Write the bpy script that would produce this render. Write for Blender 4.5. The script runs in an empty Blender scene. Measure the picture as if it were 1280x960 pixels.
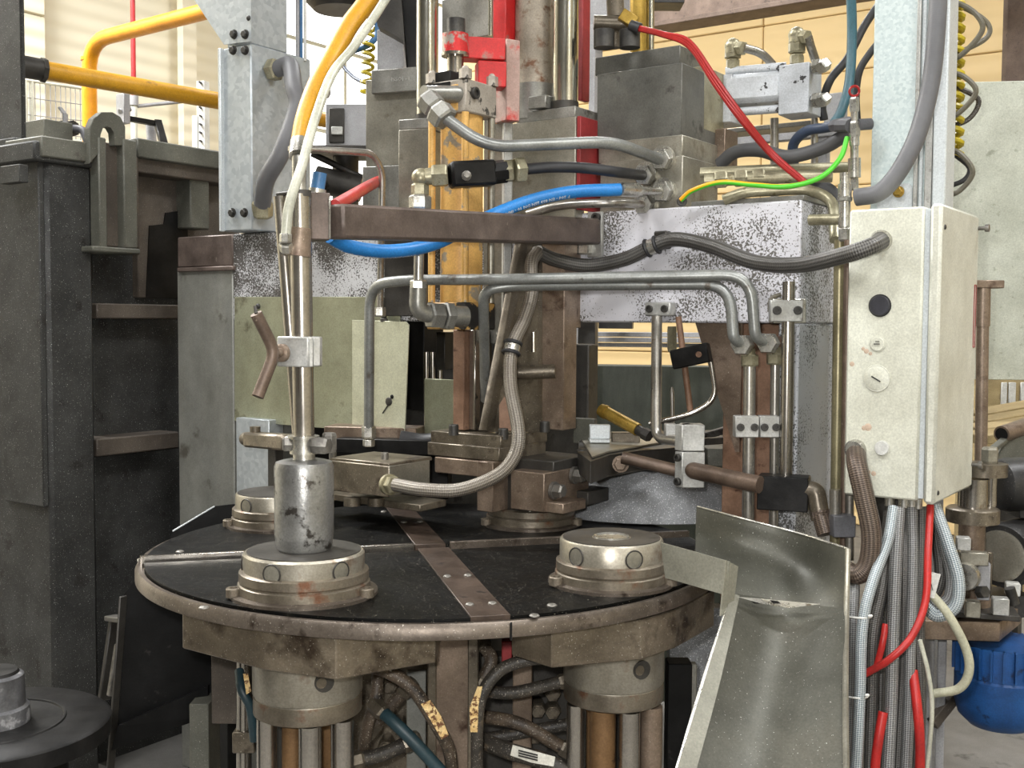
import bpy, bmesh, math, random
from mathutils import Vector, Matrix
random.seed(7)
R = math.radians
SC = bpy.context.scene
COL = SC.collection
V = Vector

# ------------------------------------------------------------------ camera, world, lights, exposure
F = 1400.0                      # focal length in pixels of the 1280x960 frame
CAM = V((0, 0, 1.5))
ROT = (Matrix.Rotation(math.pi/2 - R(3.07), 3, 'X') @ Matrix.Rotation(R(0.35), 3, 'Z'))
cd = bpy.data.cameras.new('camera'); cd.sensor_width = 36.0; cd.lens = F/1280*36.0; cd.clip_start = .02
co = bpy.data.objects.new('camera', cd); COL.objects.link(co)
co.matrix_world = Matrix.Translation(CAM) @ ROT.to_4x4()
SC.camera = co

w = bpy.data.worlds.new('hall_light'); SC.world = w; w.use_nodes = True
bg = w.node_tree.nodes['Background']; bg.inputs[0].default_value = (1, .975, .93, 1); bg.inputs[1].default_value = .5

def area(name, loc, target, sx, sy, power, col=(1, 1, 1)):
    l = bpy.data.lights.new(name, 'AREA'); l.shape = 'RECTANGLE'; l.size = sx; l.size_y = sy; l.energy = power; l.color = col
    o = bpy.data.objects.new(name, l); COL.objects.link(o); o.location = loc
    o.rotation_euler = (V(target) - V(loc)).to_track_quat('-Z', 'Y').to_euler(); return o
# on-camera flash, just left of and above the lens
fl = bpy.data.lights.new('camera_flash', 'POINT'); fl.energy = 84; fl.shadow_soft_size = .03; fl.color = (1, .99, .975)
fo = bpy.data.objects.new('camera_flash', fl); COL.objects.link(fo); fo.location = (-.07, .02, 1.585)
# unseen fill lights added under the hall roof; last one brightens the left wall
for i, (x, y, e_) in enumerate(((-1.9, .6, 105), (1.6, -.4, 105), (-2.4, 3.4, 95), (2.9, 2.6, 95), (.5, 6.0, 110), (-.6, -2.8, 95), (3.4, -3.2, 80), (-3.6, 4.6, 330))):
    area('roof_fill_light', (x, y, 4.9), (x, y + .01, 0), 1.6, .3, e_, (1, 1, 1))
vs = SC.view_settings
vs.view_transform = 'Standard'; vs.look = 'None'; vs.exposure = 0.3; vs.gamma = 1.0; vs.use_curve_mapping = False

# ------------------------------------------------------------------ geometry helpers
YAW = 35.0
def axes(yaw=YAW):
    a = R(yaw); return V((math.cos(a), -math.sin(a), 0)), V((math.sin(a), math.cos(a), 0))
U, VV = axes(); Z = V((0, 0, 1))
def ray(px, py): return ROT @ V(((px-640)/F, -(py-480)/F, -1))
def P(px, py, Y):
    d = ray(px, py); return CAM + d*(Y/d.y)
def onp(px, py, p, n):
    d = ray(px, py); return CAM + d*((p-CAM).dot(n)/d.dot(n))
def PZ(px, py, z): return onp(px, py, V((0, 0, z)), Z)

ROOTS = []; WL = {}
def tag(o, label=None, cat=None, group=None, kind=None):
    if label: o['label'] = label
    if cat: o['category'] = cat
    if group: o['group'] = group
    if kind: o['kind'] = kind
    return o
def T(name, label, cat, group=None):
    o = bpy.data.objects.new(name, None); COL.objects.link(o); o.empty_display_size = .05
    ROOTS.append(o); WL[o.name] = V((0, 0, 0)); return tag(o, label, cat, group)
def S(name):
    o = bpy.data.objects.new(name, None); COL.objects.link(o); ROOTS.append(o); WL[o.name] = V((0, 0, 0))
    o['kind'] = 'structure'; return o

def catmull(pts, n=8):
    pts = [V(p) for p in pts]; q = [2*pts[0]-pts[1]] + pts + [2*pts[-1]-pts[-2]]; out = []
    for i in range(1, len(q)-2):
        a, b, c, d = q[i-1], q[i], q[i+1], q[i+2]
        for k in range(n):
            t = k/n
            out.append(.5*((2*b) + (c-a)*t + (2*a-5*b+4*c-d)*t*t + (3*b-a-3*c+d)*t**3))
    out.append(q[-2].copy()); return out
def fillet(pts, r, n=6):
    pts = [V(p) for p in pts]; out = [pts[0]]
    for i in range(1, len(pts)-1):
        a, b, c = pts[i-1], pts[i], pts[i+1]
        d1 = (a-b); d2 = (c-b); l = min(r, d1.length*.49, d2.length*.49)
        s, e = b + d1.normalized()*l, b + d2.normalized()*l
        for k in range(n+1):
            t = k/n; out.append((1-t)**2*s + 2*t*(1-t)*b + t*t*e)
    out.append(pts[-1]); return out

class M:
    def __init__(s):
        s.bm = bmesh.new(); s.uv = s.bm.loops.layers.uv.new('UVMap')
    def hull8(s, c, bev=.002):       # c: 4 lower + 4 upper corners in matching order
        vs_ = [s.bm.verts.new(p) for p in c]
        fs = [s.bm.faces.new([vs_[i] for i in f]) for f in ((3, 2, 1, 0), (4, 5, 6, 7), (0, 1, 5, 4), (1, 2, 6, 5), (2, 3, 7, 6), (3, 0, 4, 7))]
        if bev:
            ed = set(e for f in fs for e in f.edges)
            bmesh.ops.bevel(s.bm, geom=list(ed), offset=bev, segments=1, profile=.5, affect='EDGES')
        return s
    def box(s, c, lu, lv, lz, yaw=YAW, bev=.002):
        u, v = axes(yaw); c = V(c); a, b = u*lu/2, v*lv/2; z = Z*lz/2
        return s.hull8([c-a-b-z, c+a-b-z, c+a+b-z, c-a+b-z, c-a-b+z, c+a-b+z, c+a+b+z, c-a+b+z], bev)
    def bar(s, p0, p1, wx, wz, bev=.002, up=Z):   # box along p0->p1
        p0, p1 = V(p0), V(p1); d = (p1-p0).normalized(); up = U if abs(d.dot(up)) > .98 else up; x = d.cross(up).normalized(); z = x.cross(d)
        a, b = x*wx/2, z*wz/2
        return s.hull8([p0-a-b, p0+a-b, p1+a-b, p1-a-b, p0-a+b, p0+a+b, p1+a+b, p1-a+b], bev)
    def fbox(s, pl, pr, pt, pb, Y, dv, ref='l', yaw=YAW, bev=.002):  # front face spans pl..pr at the ref edge's depth Y
        u, v = axes(yaw); px = pl if ref == 'l' else pr
        p = P(px, pt, Y); zt = p.z; zb = P(px, pb, Y).z; my = (pt+pb)/2
        a, b = onp(pl, my, p, v), onp(pr, my, p, v); a.z = b.z = zb
        h = Z*(zt-zb); d = v*dv
        return s.hull8([a, b, b+d, a+d, a+h, b+h, b+d+h, a+d+h], bev)
    def cyl(s, p0, p1, r, r1=None, seg=20, caps=True):
        p0, p1 = V(p0), V(p1); r1 = r if r1 is None else r1
        q = (p1-p0).to_track_quat('Z', 'Y'); A = []; B = []; L = (p1-p0).length
        for i in range(seg):
            a = 2*math.pi*i/seg; e = q @ V((math.cos(a), math.sin(a), 0))
            A.append(s.bm.verts.new(p0+e*r)); B.append(s.bm.verts.new(p1+e*r1))
        for i in range(seg):
            j = (i+1) % seg; f = s.bm.faces.new((A[i], A[j], B[j], B[i]))
            for l, (x, y) in zip(f.loops, ((i, 0), (i+1, 0), (i+1, L), (i, L))): l[s.uv].uv = (x/seg, y)
        if caps: s.bm.faces.new(A[::-1]); s.bm.faces.new(B)
        return s
    def hexn(s, p0, p1, r):
        p0, p1 = V(p0), V(p1); d = (p1-p0); c = d*.14
        s.cyl(p0, p0+c, r*.9, r, 6); s.cyl(p0+c, p1-c, r, r, 6); s.cyl(p1-c, p1, r, r*.86, 6); return s
    def path(s, pts, r, seg=12, caps=True, rad=None):
        pts = [V(p) for p in pts]
        q = [pts[0]]
        for p in pts[1:]:
            if (p-q[-1]).length > 1e-5: q.append(p)
        pts = q; n = len(pts); rings = []; t0 = (pts[1]-pts[0]).normalized()
        x = t0.orthogonal().normalized(); L = 0; Ls = []
        for i, p in enumerate(pts):
            t = ((pts[min(i+1, n-1)]-pts[i]).normalized() + (pts[i]-pts[max(i-1, 0)]).normalized()).normalized()
            x = (x - t*x.dot(t)).normalized(); y = t.cross(x); rr = rad(i/(n-1)) if rad else r
            rings.append([s.bm.verts.new(p + (x*math.cos(2*math.pi*k/seg) + y*math.sin(2*math.pi*k/seg))*rr) for k in range(seg)])
            if i: L += (p-pts[i-1]).length
            Ls.append(L)
        for i in range(n-1):
            for k in range(seg):
                j = (k+1) % seg; f = s.bm.faces.new((rings[i][k], rings[i][j], rings[i+1][j], rings[i+1][k]))
                for l, (a, b) in zip(f.loops, ((k, i), (k+1, i), (k+1, i+1), (k, i+1))): l[s.uv].uv = (a/seg, Ls[b])
        if caps: s.bm.faces.new(rings[0][::-1]); s.bm.faces.new(rings[-1])
        return s
    def hose(s, pts, r, n=8, seg=12): return s.path(catmull(pts, n), r, seg)
    def pipe(s, pts, r, bend=.04, seg=12): return s.path(fillet(pts, bend), r, seg)
    def prism(s, pts, vec, bev=0):
        pts = [V(p) for p in pts]; vec = V(vec); n = len(pts)
        A = [s.bm.verts.new(p) for p in pts]; B = [s.bm.verts.new(p+vec) for p in pts]
        fs = [s.bm.faces.new(A[::-1]), s.bm.faces.new(B)]
        for i in range(n): fs.append(s.bm.faces.new((A[i], A[(i+1) % n], B[(i+1) % n], B[i])))
        if bev: bmesh.ops.bevel(s.bm, geom=list(set(e for f in fs for e in f.edges)), offset=bev, segments=1, affect='EDGES')
        return s
    def lathe(s, c, prof, seg=40, axis=Z):   # prof: (r, height) list, closed on the axis by caps
        c = V(c); q = V(axis).to_track_quat('Z', 'Y'); rings = []
        for (r, h) in prof:
            rings.append([s.bm.verts.new(c + q @ V((r*math.cos(2*math.pi*k/seg), r*math.sin(2*math.pi*k/seg), h))) for k in range(seg)])
        for a, b in zip(rings, rings[1:]):
            for k in range(seg):
                j = (k+1) % seg; s.bm.faces.new((a[k], a[j], b[j], b[k]))
        s.bm.faces.new(rings[0][::-1]); s.bm.faces.new(rings[-1]); return s
    def torus(s, c, n, Rr, r, seg=24, m=8):
        q = V(n).to_track_quat('Z', 'Y'); c = V(c); g = []
        for i in range(seg):
            a = 2*math.pi*i/seg; e = V((math.cos(a), math.sin(a), 0)); row = []
            for k in range(m):
                b = 2*math.pi*k/m; row.append(s.bm.verts.new(c + q @ (e*(Rr + r*math.cos(b)) + V((0, 0, r*math.sin(b))))))
            g.append(row)
        for i in range(seg):
            for k in range(m):
                s.bm.faces.new((g[i][k], g[(i+1) % seg][k], g[(i+1) % seg][(k+1) % m], g[i][(k+1) % m]))
        return s
    def ball(s, c, r, seg=14):
        bmesh.ops.create_uvsphere(s.bm, u_segments=seg, v_segments=seg//2+2, radius=r, matrix=Matrix.Translation(V(c))); return s
    def sheet(s, grid, th):       # grid of points -> thick curved sheet
        g = [[V(p) for p in r] for r in grid]; h, w_ = len(g), len(g[0]); nr = []
        for i in range(h):
            row = []
            for j in range(w_):
                a = g[min(i+1, h-1)][j]-g[max(i-1, 0)][j]; b = g[i][min(j+1, w_-1)]-g[i][max(j-1, 0)]
                row.append(a.cross(b).normalized()*th/2)
            nr.append(row)
        A = [[s.bm.verts.new(g[i][j]+nr[i][j]) for j in range(w_)] for i in range(h)]
        B = [[s.bm.verts.new(g[i][j]-nr[i][j]) for j in range(w_)] for i in range(h)]
        for i in range(h-1):
            for j in range(w_-1):
                s.bm.faces.new((A[i][j], A[i+1][j], A[i+1][j+1], A[i][j+1])); s.bm.faces.new((B[i][j], B[i][j+1], B[i+1][j+1], B[i+1][j]))
        for i in range(h-1):
            s.bm.faces.new((A[i][0], B[i][0], B[i+1][0], A[i+1][0])); s.bm.faces.new((A[i][-1], A[i+1][-1], B[i+1][-1], B[i][-1]))
        for j in range(w_-1):
            s.bm.faces.new((A[0][j], A[0][j+1], B[0][j+1], B[0][j])); s.bm.faces.new((A[-1][j], B[-1][j], B[-1][j+1], A[-1][j+1]))
        return s
    def out(s, name, mat, parent=None, label=None, cat=None, group=None, kind=None, ang=38):
        bm = s.bm; bmesh.ops.recalc_face_normals(bm, faces=bm.faces)
        lo = V((min(v.co[i] for v in bm.verts) for i in range(3))); hi = V((max(v.co[i] for v in bm.verts) for i in range(3)))
        c = V(((lo.x+hi.x)/2, (lo.y+hi.y)/2, lo.z))
        for v in bm.verts: v.co -= c
        me = bpy.data.meshes.new(name); bm.to_mesh(me); bm.free()
        me.polygons.foreach_set('use_smooth', [True]*len(me.polygons)); me.set_sharp_from_angle(angle=R(ang))
        me.materials.append(MAT[mat] if isinstance(mat, str) else mat)
        o = bpy.data.objects.new(name, me); COL.objects.link(o); WL[o.name] = c
        if parent is not None: o.parent = parent; o.location = c - WL[parent.name]
        else: o.location = c
        return tag(o, label, cat, group, kind)

# shared bolt heads (unit radius and height along +Z)
def _unit(kind):
    m = M()
    if kind == 'socket':
        n = 12; m.bm.verts.index_update(); rg = []
        for r, h in ((1, 0), (1, .88), (.9, 1), (.52, 1), (.52, .45)):
            rg.append([m.bm.verts.new((r*math.cos(6.28318*k/n), r*math.sin(6.28318*k/n), h)) for k in range(n)])
        for a, b in zip(rg, rg[1:]):
            for k in range(n): m.bm.faces.new((a[k], a[(k+1) % n], b[(k+1) % n], b[k]))
        m.bm.faces.new(rg[-1])
    elif kind == 'hex':
        m.cyl((0, 0, 0), (0, 0, .25), 1.25, seg=14); m.cyl((0, 0, .25), (0, 0, .85), 1, seg=6); m.cyl((0, 0, .85), (0, 0, 1), 1, .8, seg=6)
    else:
        m.lathe((0, 0, 0), [(1, 0), (1, .3), (.75, .75), (.35, 1)], 12)
    bmesh.ops.recalc_face_normals(m.bm, faces=m.bm.faces)
    me = bpy.data.meshes.new(kind+'_bolt'); m.bm.to_mesh(me); m.bm.free()
    me.polygons.foreach_set('use_smooth', [True]*len(me.polygons)); me.set_sharp_from_angle(angle=R(38)); return me
UNIT = {}
def bolt(kind, p, n, r, h, parent, mat='bolt_steel', name='bolt'):
    if (kind, mat) not in UNIT:
        me = _unit(kind); me.materials.append(MAT[mat]); UNIT[(kind, mat)] = me
    o = bpy.data.objects.new(name, UNIT[(kind, mat)]); COL.objects.link(o); o.parent = parent
    o.location = V(p) - WL[parent.name]; o.rotation_mode = 'QUATERNION'; o.rotation_quaternion = V(n).to_track_quat('Z', 'Y')
    o.scale = (r, r, h); return o

# ------------------------------------------------------------------ materials
MAT = {}
LOWSPEC = ('black_mat', 'frame_paint', 'black_paint', 'steel_black')
def rgb(c):
    return tuple(((x/255)/12.92 if x/255 <= .04045 else ((x/255+.055)/1.055)**2.4) for x in c) + (1,)
class NT:
    def __init__(s, name):
        s.m = bpy.data.materials.new(name); s.m.use_nodes = True; s.t = s.m.node_tree; s.b = s.t.nodes['Principled BSDF']; MAT[name] = s.m
        s.tc = s.t.nodes.new('ShaderNodeTexCoord')
    def n(s, ty, **k):
        o = s.t.nodes.new(ty)
        for a, b in k.items(): setattr(o, a, b)
        return o
    def l(s, a, b): s.t.links.new(a, b)
    def noise(s, scale, detail=4, rough=.6, stretch=None, coord='Object', dist=0):
        o = s.n('ShaderNodeTexNoise'); o.inputs['Scale'].default_value = scale; o.inputs['Detail'].default_value = detail
        o.inputs['Roughness'].default_value = rough; o.inputs['Distortion'].default_value = dist
        src = s.tc.outputs[coord]
        if stretch:
            mp = s.n('ShaderNodeMapping'); mp.inputs['Scale'].default_value = stretch; s.l(src, mp.inputs[0]); src = mp.outputs[0]
        s.l(src, o.inputs['Vector']); return o.outputs['Fac']
    def ramp(s, fac, stops):
        o = s.n('ShaderNodeValToRGB'); e = o.color_ramp.elements
        while len(e) < len(stops): e.new(.5)
        for x, (p, c) in zip(e, stops): x.position = p; x.color = c if len(c) == 4 else rgb(c)
        s.l(fac, o.inputs[0]); return o.outputs[0]
    def mix(s, fac, a, b):
        o = s.n('ShaderNodeMix', data_type='RGBA')
        if hasattr(fac, 'node'): s.l(fac, o.inputs[0])
        else: o.inputs[0].default_value = fac
        for x, i in ((a, 6), (b, 7)):
            if hasattr(x, 'node'): s.l(x, o.inputs[i])
            else: o.inputs[i].default_value = rgb(x)
        return o.outputs[2]
    def math(s, op, a, b=0.0):
        o = s.n('ShaderNodeMath', operation=op)
        for x, i in ((a, 0), (b, 1)):
            if hasattr(x, 'node'): s.l(x, o.inputs[i])
            else: o.inputs[i].default_value = x
        return o.outputs[0]
    def bump(s, h, strength=.3, dist=.002):
        o = s.n('ShaderNodeBump'); o.inputs['Strength'].default_value = strength; o.inputs['Distance'].default_value = dist
        s.l(h, o.inputs['Height']); s.l(o.outputs[0], s.b.inputs['Normal'])
    def col(s, c):
        if hasattr(c, 'node'): s.l(c, s.b.inputs['Base Color'])
        else: s.b.inputs['Base Color'].default_value = rgb(c)
    def set(s, rough=.5, metal=0., spec=.5):
        s.b.inputs['Roughness'].default_value = rough; s.b.inputs['Metallic'].default_value = metal; s.b.inputs['Specular IOR Level'].default_value = spec
BW = lambda a, b: [(a, (0, 0, 0, 1)), (b, (1, 1, 1, 1))]

def worn(name, c1, c2, rough=.45, metal=.5, scale=9, spot=None, spot_at=(.62, .7), sscale=45, bump=.15, stretch=None, chips=None, rvar=.18, flake=None, grime=.3):
    t = NT(name); a = t.noise(scale, 6, .62, stretch); c = t.ramp(a, [(.3, c1), (.7, c2)])
    if spot:
        k = t.ramp(t.noise(sscale, 5, .6), BW(*spot_at)); c = t.mix(k, c, spot)
    if flake:                       # scattered bright swarf and dust specks
        k = t.ramp(t.noise(330, 2, .5), BW(flake[1]-.02, flake[1]+.03)); c = t.mix(k, c, flake[0])
    # grime: broad dark mottling and a fine grain
    g = t.ramp(t.noise(scale*.9+3, 8, .72), [(.28, (1-grime, 1-grime*1.04, 1-grime*1.1, 1)), (.62, (1, 1, 1, 1))])
    fg = t.ramp(t.noise(260, 2, .6), [(.3, (.84, .84, .84, 1)), (.7, (1.1, 1.1, 1.1, 1))])
    for k in (g, fg):
        o = t.n('ShaderNodeMix', data_type='RGBA', blend_type='MULTIPLY'); o.inputs[0].default_value = 1.0; t.l(c, o.inputs[6]); t.l(k, o.inputs[7]); c = o.outputs[2]
    t.col(c); t.set(rough, metal)
    rr = t.n('ShaderNodeMapRange'); rr.inputs[3].default_value = rough-rvar*.6; rr.inputs[4].default_value = min(1, rough+rvar)
    t.l(t.noise(scale*2.3, 4), rr.inputs[0]); t.l(rr.outputs[0], t.b.inputs['Roughness'])
    if bump: t.bump(t.noise(scale*9, 4), bump, .002)
    return t
def _post():
    for k in LOWSPEC:
        MAT[k].node_tree.nodes['Principled BSDF'].inputs['Specular IOR Level'].default_value = .16
def plain(name, c, rough=.5, metal=0., var=.12, scale=12, bump=0):
    c2 = tuple(max(0, x*(1-var*2)) for x in c); return worn(name, c2, c, rough, metal, scale, bump=bump, grime=.14)

# metals
worn('steel_plate', (136, 133, 122), (176, 172, 158), .36, .65, 7, spot=(108, 96, 80), spot_at=(.6, .75), sscale=14)
worn('steel_cold', (124, 123, 118), (164, 163, 156), .36, .6, 7, spot=(92, 88, 80), sscale=20)
worn('strip_brown', (52, 42, 35), (82, 68, 58), .4, .3, 10, spot=(36, 30, 26), sscale=22)
worn('steel_oily', (88, 81, 70), (136, 126, 110), .34, .55, 10, spot=(56, 46, 37), spot_at=(.56, .7), sscale=18, flake=((196, 188, 172), .7))
worn('steel_brown', (110, 94, 80), (158, 140, 123), .4, .5, 9, spot=(74, 54, 42), spot_at=(.56, .7), sscale=16, bump=.25, flake=((190, 180, 166), .7))
worn('steel_rust', (112, 82, 62), (152, 120, 98), .55, .2, 12, spot=(74, 44, 30), sscale=30, bump=.3)
worn('steel_dark', (52, 50, 47), (80, 77, 72), .45, .4, 9, spot=(36, 32, 28), sscale=18)
worn('steel_black', (20, 20, 20), (42, 41, 40), .38, .2, 10, spot=(60, 56, 50), spot_at=(.68, .74), sscale=30)
worn('bracket_brown', (84, 73, 67), (118, 104, 96), .45, .35, 12, spot=(124, 112, 104), spot_at=(.66, .72), sscale=60)
worn('chuck_steel', (146, 140, 126), (184, 178, 164), .34, .7, 8, spot=(120, 92, 70), spot_at=(.62, .74), sscale=16)
worn('chuck_ring', (98, 90, 78), (140, 131, 116), .36, .6, 10, spot=(108, 74, 54), spot_at=(.56, .7), sscale=24, bump=.3)
worn('lower_plate', (106, 96, 82), (146, 134, 116), .36, .6, 8, spot=(66, 54, 42), spot_at=(.54, .68), sscale=12, stretch=(1, 1, 2.2), flake=((196, 190, 178), .69))
worn('rim_steel', (80, 71, 62), (126, 116, 106), .36, .65, 8, spot=(58, 48, 40), spot_at=(.56, .66), sscale=16, flake=((190, 184, 172), .7))
worn('mandrel_steel', (126, 126, 124), (178, 178, 175), .3, .75, 9, spot=(74, 70, 66), spot_at=(.58, .64), sscale=26, bump=.3)
worn('bronze', (96, 72, 46), (148, 114, 78), .42, .45, 12, spot=(66, 44, 30), sscale=22)
worn('brass', (150, 120, 44), (196, 164, 80), .35, .6, 14, spot=(90, 74, 40), sscale=30)
worn('zinc_yellow', (142, 136, 110), (182, 176, 150), .35, .55, 14, spot=(110, 98, 66), sscale=30)
worn('zinc', (176, 174, 166), (212, 210, 202), .26, .85, 14, spot=(112, 104, 90), sscale=30)
worn('bolt_steel', (92, 90, 86), (150, 146, 138), .38, .6, 20)
worn('bolt_dark', (46, 45, 44), (84, 82, 78), .42, .5, 20)
worn('chrome', (196, 194, 184), (222, 220, 210), .16, 1.0, 5, spot=(140, 128, 104), spot_at=(.6, .75), sscale=12, bump=0, rvar=.1)
worn('rod_chrome', (156, 150, 142), (194, 189, 180), .2, .95, 6, spot=(104, 84, 66), spot_at=(.6, .72), sscale=14, bump=0, rvar=.12)
worn('tube_grey', (126, 128, 126), (156, 158, 154), .36, .5, 9, spot=(104, 98, 90), sscale=24, bump=.05)
worn('tube_steel', (146, 142, 134), (186, 182, 174), .28, .8, 9, spot=(108, 84, 66), spot_at=(.6, .7), sscale=18, bump=.05)
worn('tube_brown', (84, 70, 60), (122, 104, 90), .42, .4, 12, spot=(150, 134, 118), spot_at=(.68, .72), sscale=70, bump=.3)
worn('tube_gold', (120, 112, 84), (164, 156, 124), .34, .55, 7, bump=0)
worn('column_rusty', (132, 123, 109), (172, 162, 146), .45, .4, 10, spot=(108, 76, 54), spot_at=(.55, .66), sscale=26, bump=.3)
worn('aluminium', (168, 168, 164), (198, 198, 194), .4, .45, 12, spot=(150, 148, 142), sscale=40, bump=.1)
worn('stainless', (140, 139, 126), (166, 164, 150), .38, .5, 4, spot=(104, 98, 84), spot_at=(.6, .8), sscale=6, bump=.05, stretch=(1, 1, 1))  # paler copy of the chute steel, light on the flap put into its colour
worn('stainless_lit_fold', (100, 99, 88), (126, 124, 112), .4, .5, 4, bump=.05)  # chute steel brightened to paint the reflection along its left fold
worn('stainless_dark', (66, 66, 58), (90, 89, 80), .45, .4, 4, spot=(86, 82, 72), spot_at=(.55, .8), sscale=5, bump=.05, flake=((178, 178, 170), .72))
worn('green_plate', (158, 160, 136), (178, 180, 156), .34, .55, 5, spot=(118, 116, 96), sscale=9, bump=.04)
worn('bright_plate', (204, 206, 182), (222, 224, 202), .32, .5, 5, bump=.04)
# painted
worn('frame_paint', (52, 52, 51), (72, 72, 70), .55, .05, 6, spot=(48, 46, 44), sscale=10, bump=.25, flake=((170, 170, 166), .69))
worn('frame_brown', (74, 66, 59), (98, 89, 79), .6, .05, 7, spot=(66, 60, 54), sscale=12, bump=.2, flake=((150, 146, 138), .69))
worn('frame_grey_green', (82, 83, 75), (106, 105, 95), .55, .1, 7, spot=(80, 76, 68), sscale=12, bump=.15, flake=((160, 158, 150), .69))
worn('post_paint', (122, 122, 116), (142, 142, 134), .5, .15, 4, spot=(92, 88, 80), sscale=7, bump=.06, stretch=(3, 3, 1))
worn('guard_sheet', (122, 124, 126), (154, 156, 158), .5, .25, 14, flake=((214, 214, 216), .63), bump=.2)
worn('black_paint', (14, 14, 14), (30, 30, 30), .4, .05, 9, spot=(54, 52, 50), spot_at=(.66, .74), sscale=26)
worn('black_mat', (3, 3, 3), (9, 9, 8), .42, 0, 12, spot=(26, 24, 20), spot_at=(.6, .72), sscale=16, flake=((150, 144, 130), .7), bump=.2)
worn('cream_paint', (204, 204, 188), (216, 217, 203), .42, 0, 3, spot=(188, 186, 168), spot_at=(.66, .78), sscale=7, bump=.03)
worn('cabinet_side', (198, 198, 184), (214, 214, 202), .42, 0, 3, spot=(176, 172, 158), spot_at=(.66, .8), sscale=6, bump=.03)
worn('valve_paint', (186, 190, 194), (204, 208, 212), .42, .05, 7, spot=(58, 56, 56), spot_at=(.63, .645), sscale=24, bump=.08)
worn('yellow_cyl', (206, 158, 84), (222, 178, 104), .45, .1, 9, spot=(148, 138, 120), spot_at=(.56, .6), sscale=18)
worn('cyl_head', (150, 142, 130), (178, 170, 158), .45, .2, 9, spot=(60, 56, 50), spot_at=(.6, .64), sscale=20)
worn('cyl_head_worn', (196, 152, 84), (210, 170, 104), .45, .1, 9, spot=(44, 42, 40), spot_at=(.46, .5), sscale=22)
worn('red_paint', (176, 24, 26), (206, 40, 40), .42, 0, 9, spot=(150, 108, 98), spot_at=(.58, .66), sscale=14)
worn('red_dull', (126, 36, 38), (160, 48, 50), .5, 0, 9, spot=(110, 92, 84), sscale=12)
worn('pink_paint', (168, 140, 130), (186, 158, 148), .5, 0, 9, spot=(186, 72, 66), spot_at=(.54, .64), sscale=14)
worn('yellow_pipe', (196, 140, 20), (220, 164, 34), .4, 0, 6, spot=(150, 112, 40), spot_at=(.64, .74), sscale=12)
worn('orange_pipe', (226, 146, 18), (240, 164, 28), .35, 0, 5, bump=0)
plain('wall_red_pipe', (210, 44, 48), .4)
worn('blue_paint', (20, 66, 124), (34, 92, 156), .5, .05, 9, spot=(18, 40, 76), sscale=26)
worn('dark_motor', (36, 36, 36), (58, 57, 56), .4, .2, 10, flake=((120, 118, 112), .7))
worn('planks', (150, 132, 92), (176, 158, 118), .6, 0, 6, spot=(112, 98, 70), sscale=12, stretch=(1, 6, 6))
worn('beam_brown', (98, 82, 72), (122, 104, 92), .6, .1, 9, spot=(80, 68, 60), sscale=40)
worn('far_grey', (150, 150, 152), (170, 170, 172), .5, .1, 5, bump=0)
worn('far_panel', (184, 188, 174), (200, 203, 190), .4, .15, 3, spot=(160, 164, 148), sscale=40, bump=.04, flake=((120, 124, 112), .74))
worn('far_shed', (52, 56, 48), (70, 74, 64), .5, .1, 7, bump=.1, stretch=(4, 4, 1))
# wiring, hoses
plain('rubber', (46, 46, 48), .5, 0, .12, 20)
plain('rubber_grey', (98, 98, 102), .5, 0, .1, 20)
worn('rubber_dust', (44, 41, 37), (76, 70, 62), .5, 0, 24, spot=(98, 86, 70), spot_at=(.58, .68), sscale=40, bump=.4, flake=((176, 170, 158), .66))
worn('dirty_hose', (58, 49, 40), (98, 84, 69), .5, 0, 20, spot=(40, 34, 29), spot_at=(.56, .66), sscale=34, bump=.5, flake=((186, 178, 164), .66))
plain('red_rubber', (196, 40, 36), .38, 0, .1)
plain('red_wire', (178, 36, 34), .35, 0, .08)
plain('blue_hose', (42, 132, 208), .38, 0, .05)
plain('blue_tube', (70, 120, 168), .4)
plain('dark_teal', (46, 72, 80), .45, 0, .15)
plain('teal_hose', (58, 104, 116), .42)
plain('dark_blue_hose', (70, 84, 108), .42)
plain('clear_hose', (206, 206, 188), .3)
plain('beige_hose', (196, 194, 168), .4)
plain('green_wire', (96, 206, 52), .35)
plain('plastic_white', (226, 226, 220), .4)
plain('plastic_black', (30, 30, 31), .35)
plain('gauge_dark', (62, 62, 68), .3)
plain('print_white', (240, 244, 248), .6)
plain('print_dark', (50, 48, 46), .6)
plain('wire_grey', (120, 114, 98), .4)
plain('spring_yellow', (206, 184, 36), .4)
worn('paper_label', (214, 212, 200), (232, 230, 220), .6, 0, 10, spot=(150, 120, 70), spot_at=(.66, .72), sscale=30, bump=0)
worn('label_orange', (226, 178, 104), (246, 226, 172), .5, 0, 40, spot=(110, 70, 40), spot_at=(.5, .56), sscale=90, bump=0)

def braid(name, c1, c2, metal=.3, rough=.42, nr=7, pitch=850, spot=None):
    t = NT(name); uv = t.n('ShaderNodeSeparateXYZ'); t.l(t.tc.outputs['UV'], uv.inputs[0])
    a = t.math('MULTIPLY', uv.outputs[0], 6.28318*nr); b = t.math('MULTIPLY', uv.outputs[1], pitch)
    s1 = t.math('SINE', t.math('ADD', a, b)); s2 = t.math('SINE', t.math('SUBTRACT', a, b))
    h = t.math('ADD', t.math('MULTIPLY', s1, s2), 1.0); h = t.math('MULTIPLY', h, .5)
    c = t.ramp(h, [(.15, c1), (.75, c2)])
    k = t.ramp(t.noise(9, 5), [(.35, (0, 0, 0, 1)), (.75, (.6, .6, .6, 1))]); c = t.mix(k, c, spot or c1)
    t.col(c); t.set(rough, metal); t.bump(h, .6, .0015)
braid('braid_steel', (84, 78, 70), (158, 152, 142), spot=(104, 92, 76))
braid('braid_dark', (50, 48, 46), (112, 110, 106), spot=(64, 61, 57))
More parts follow.
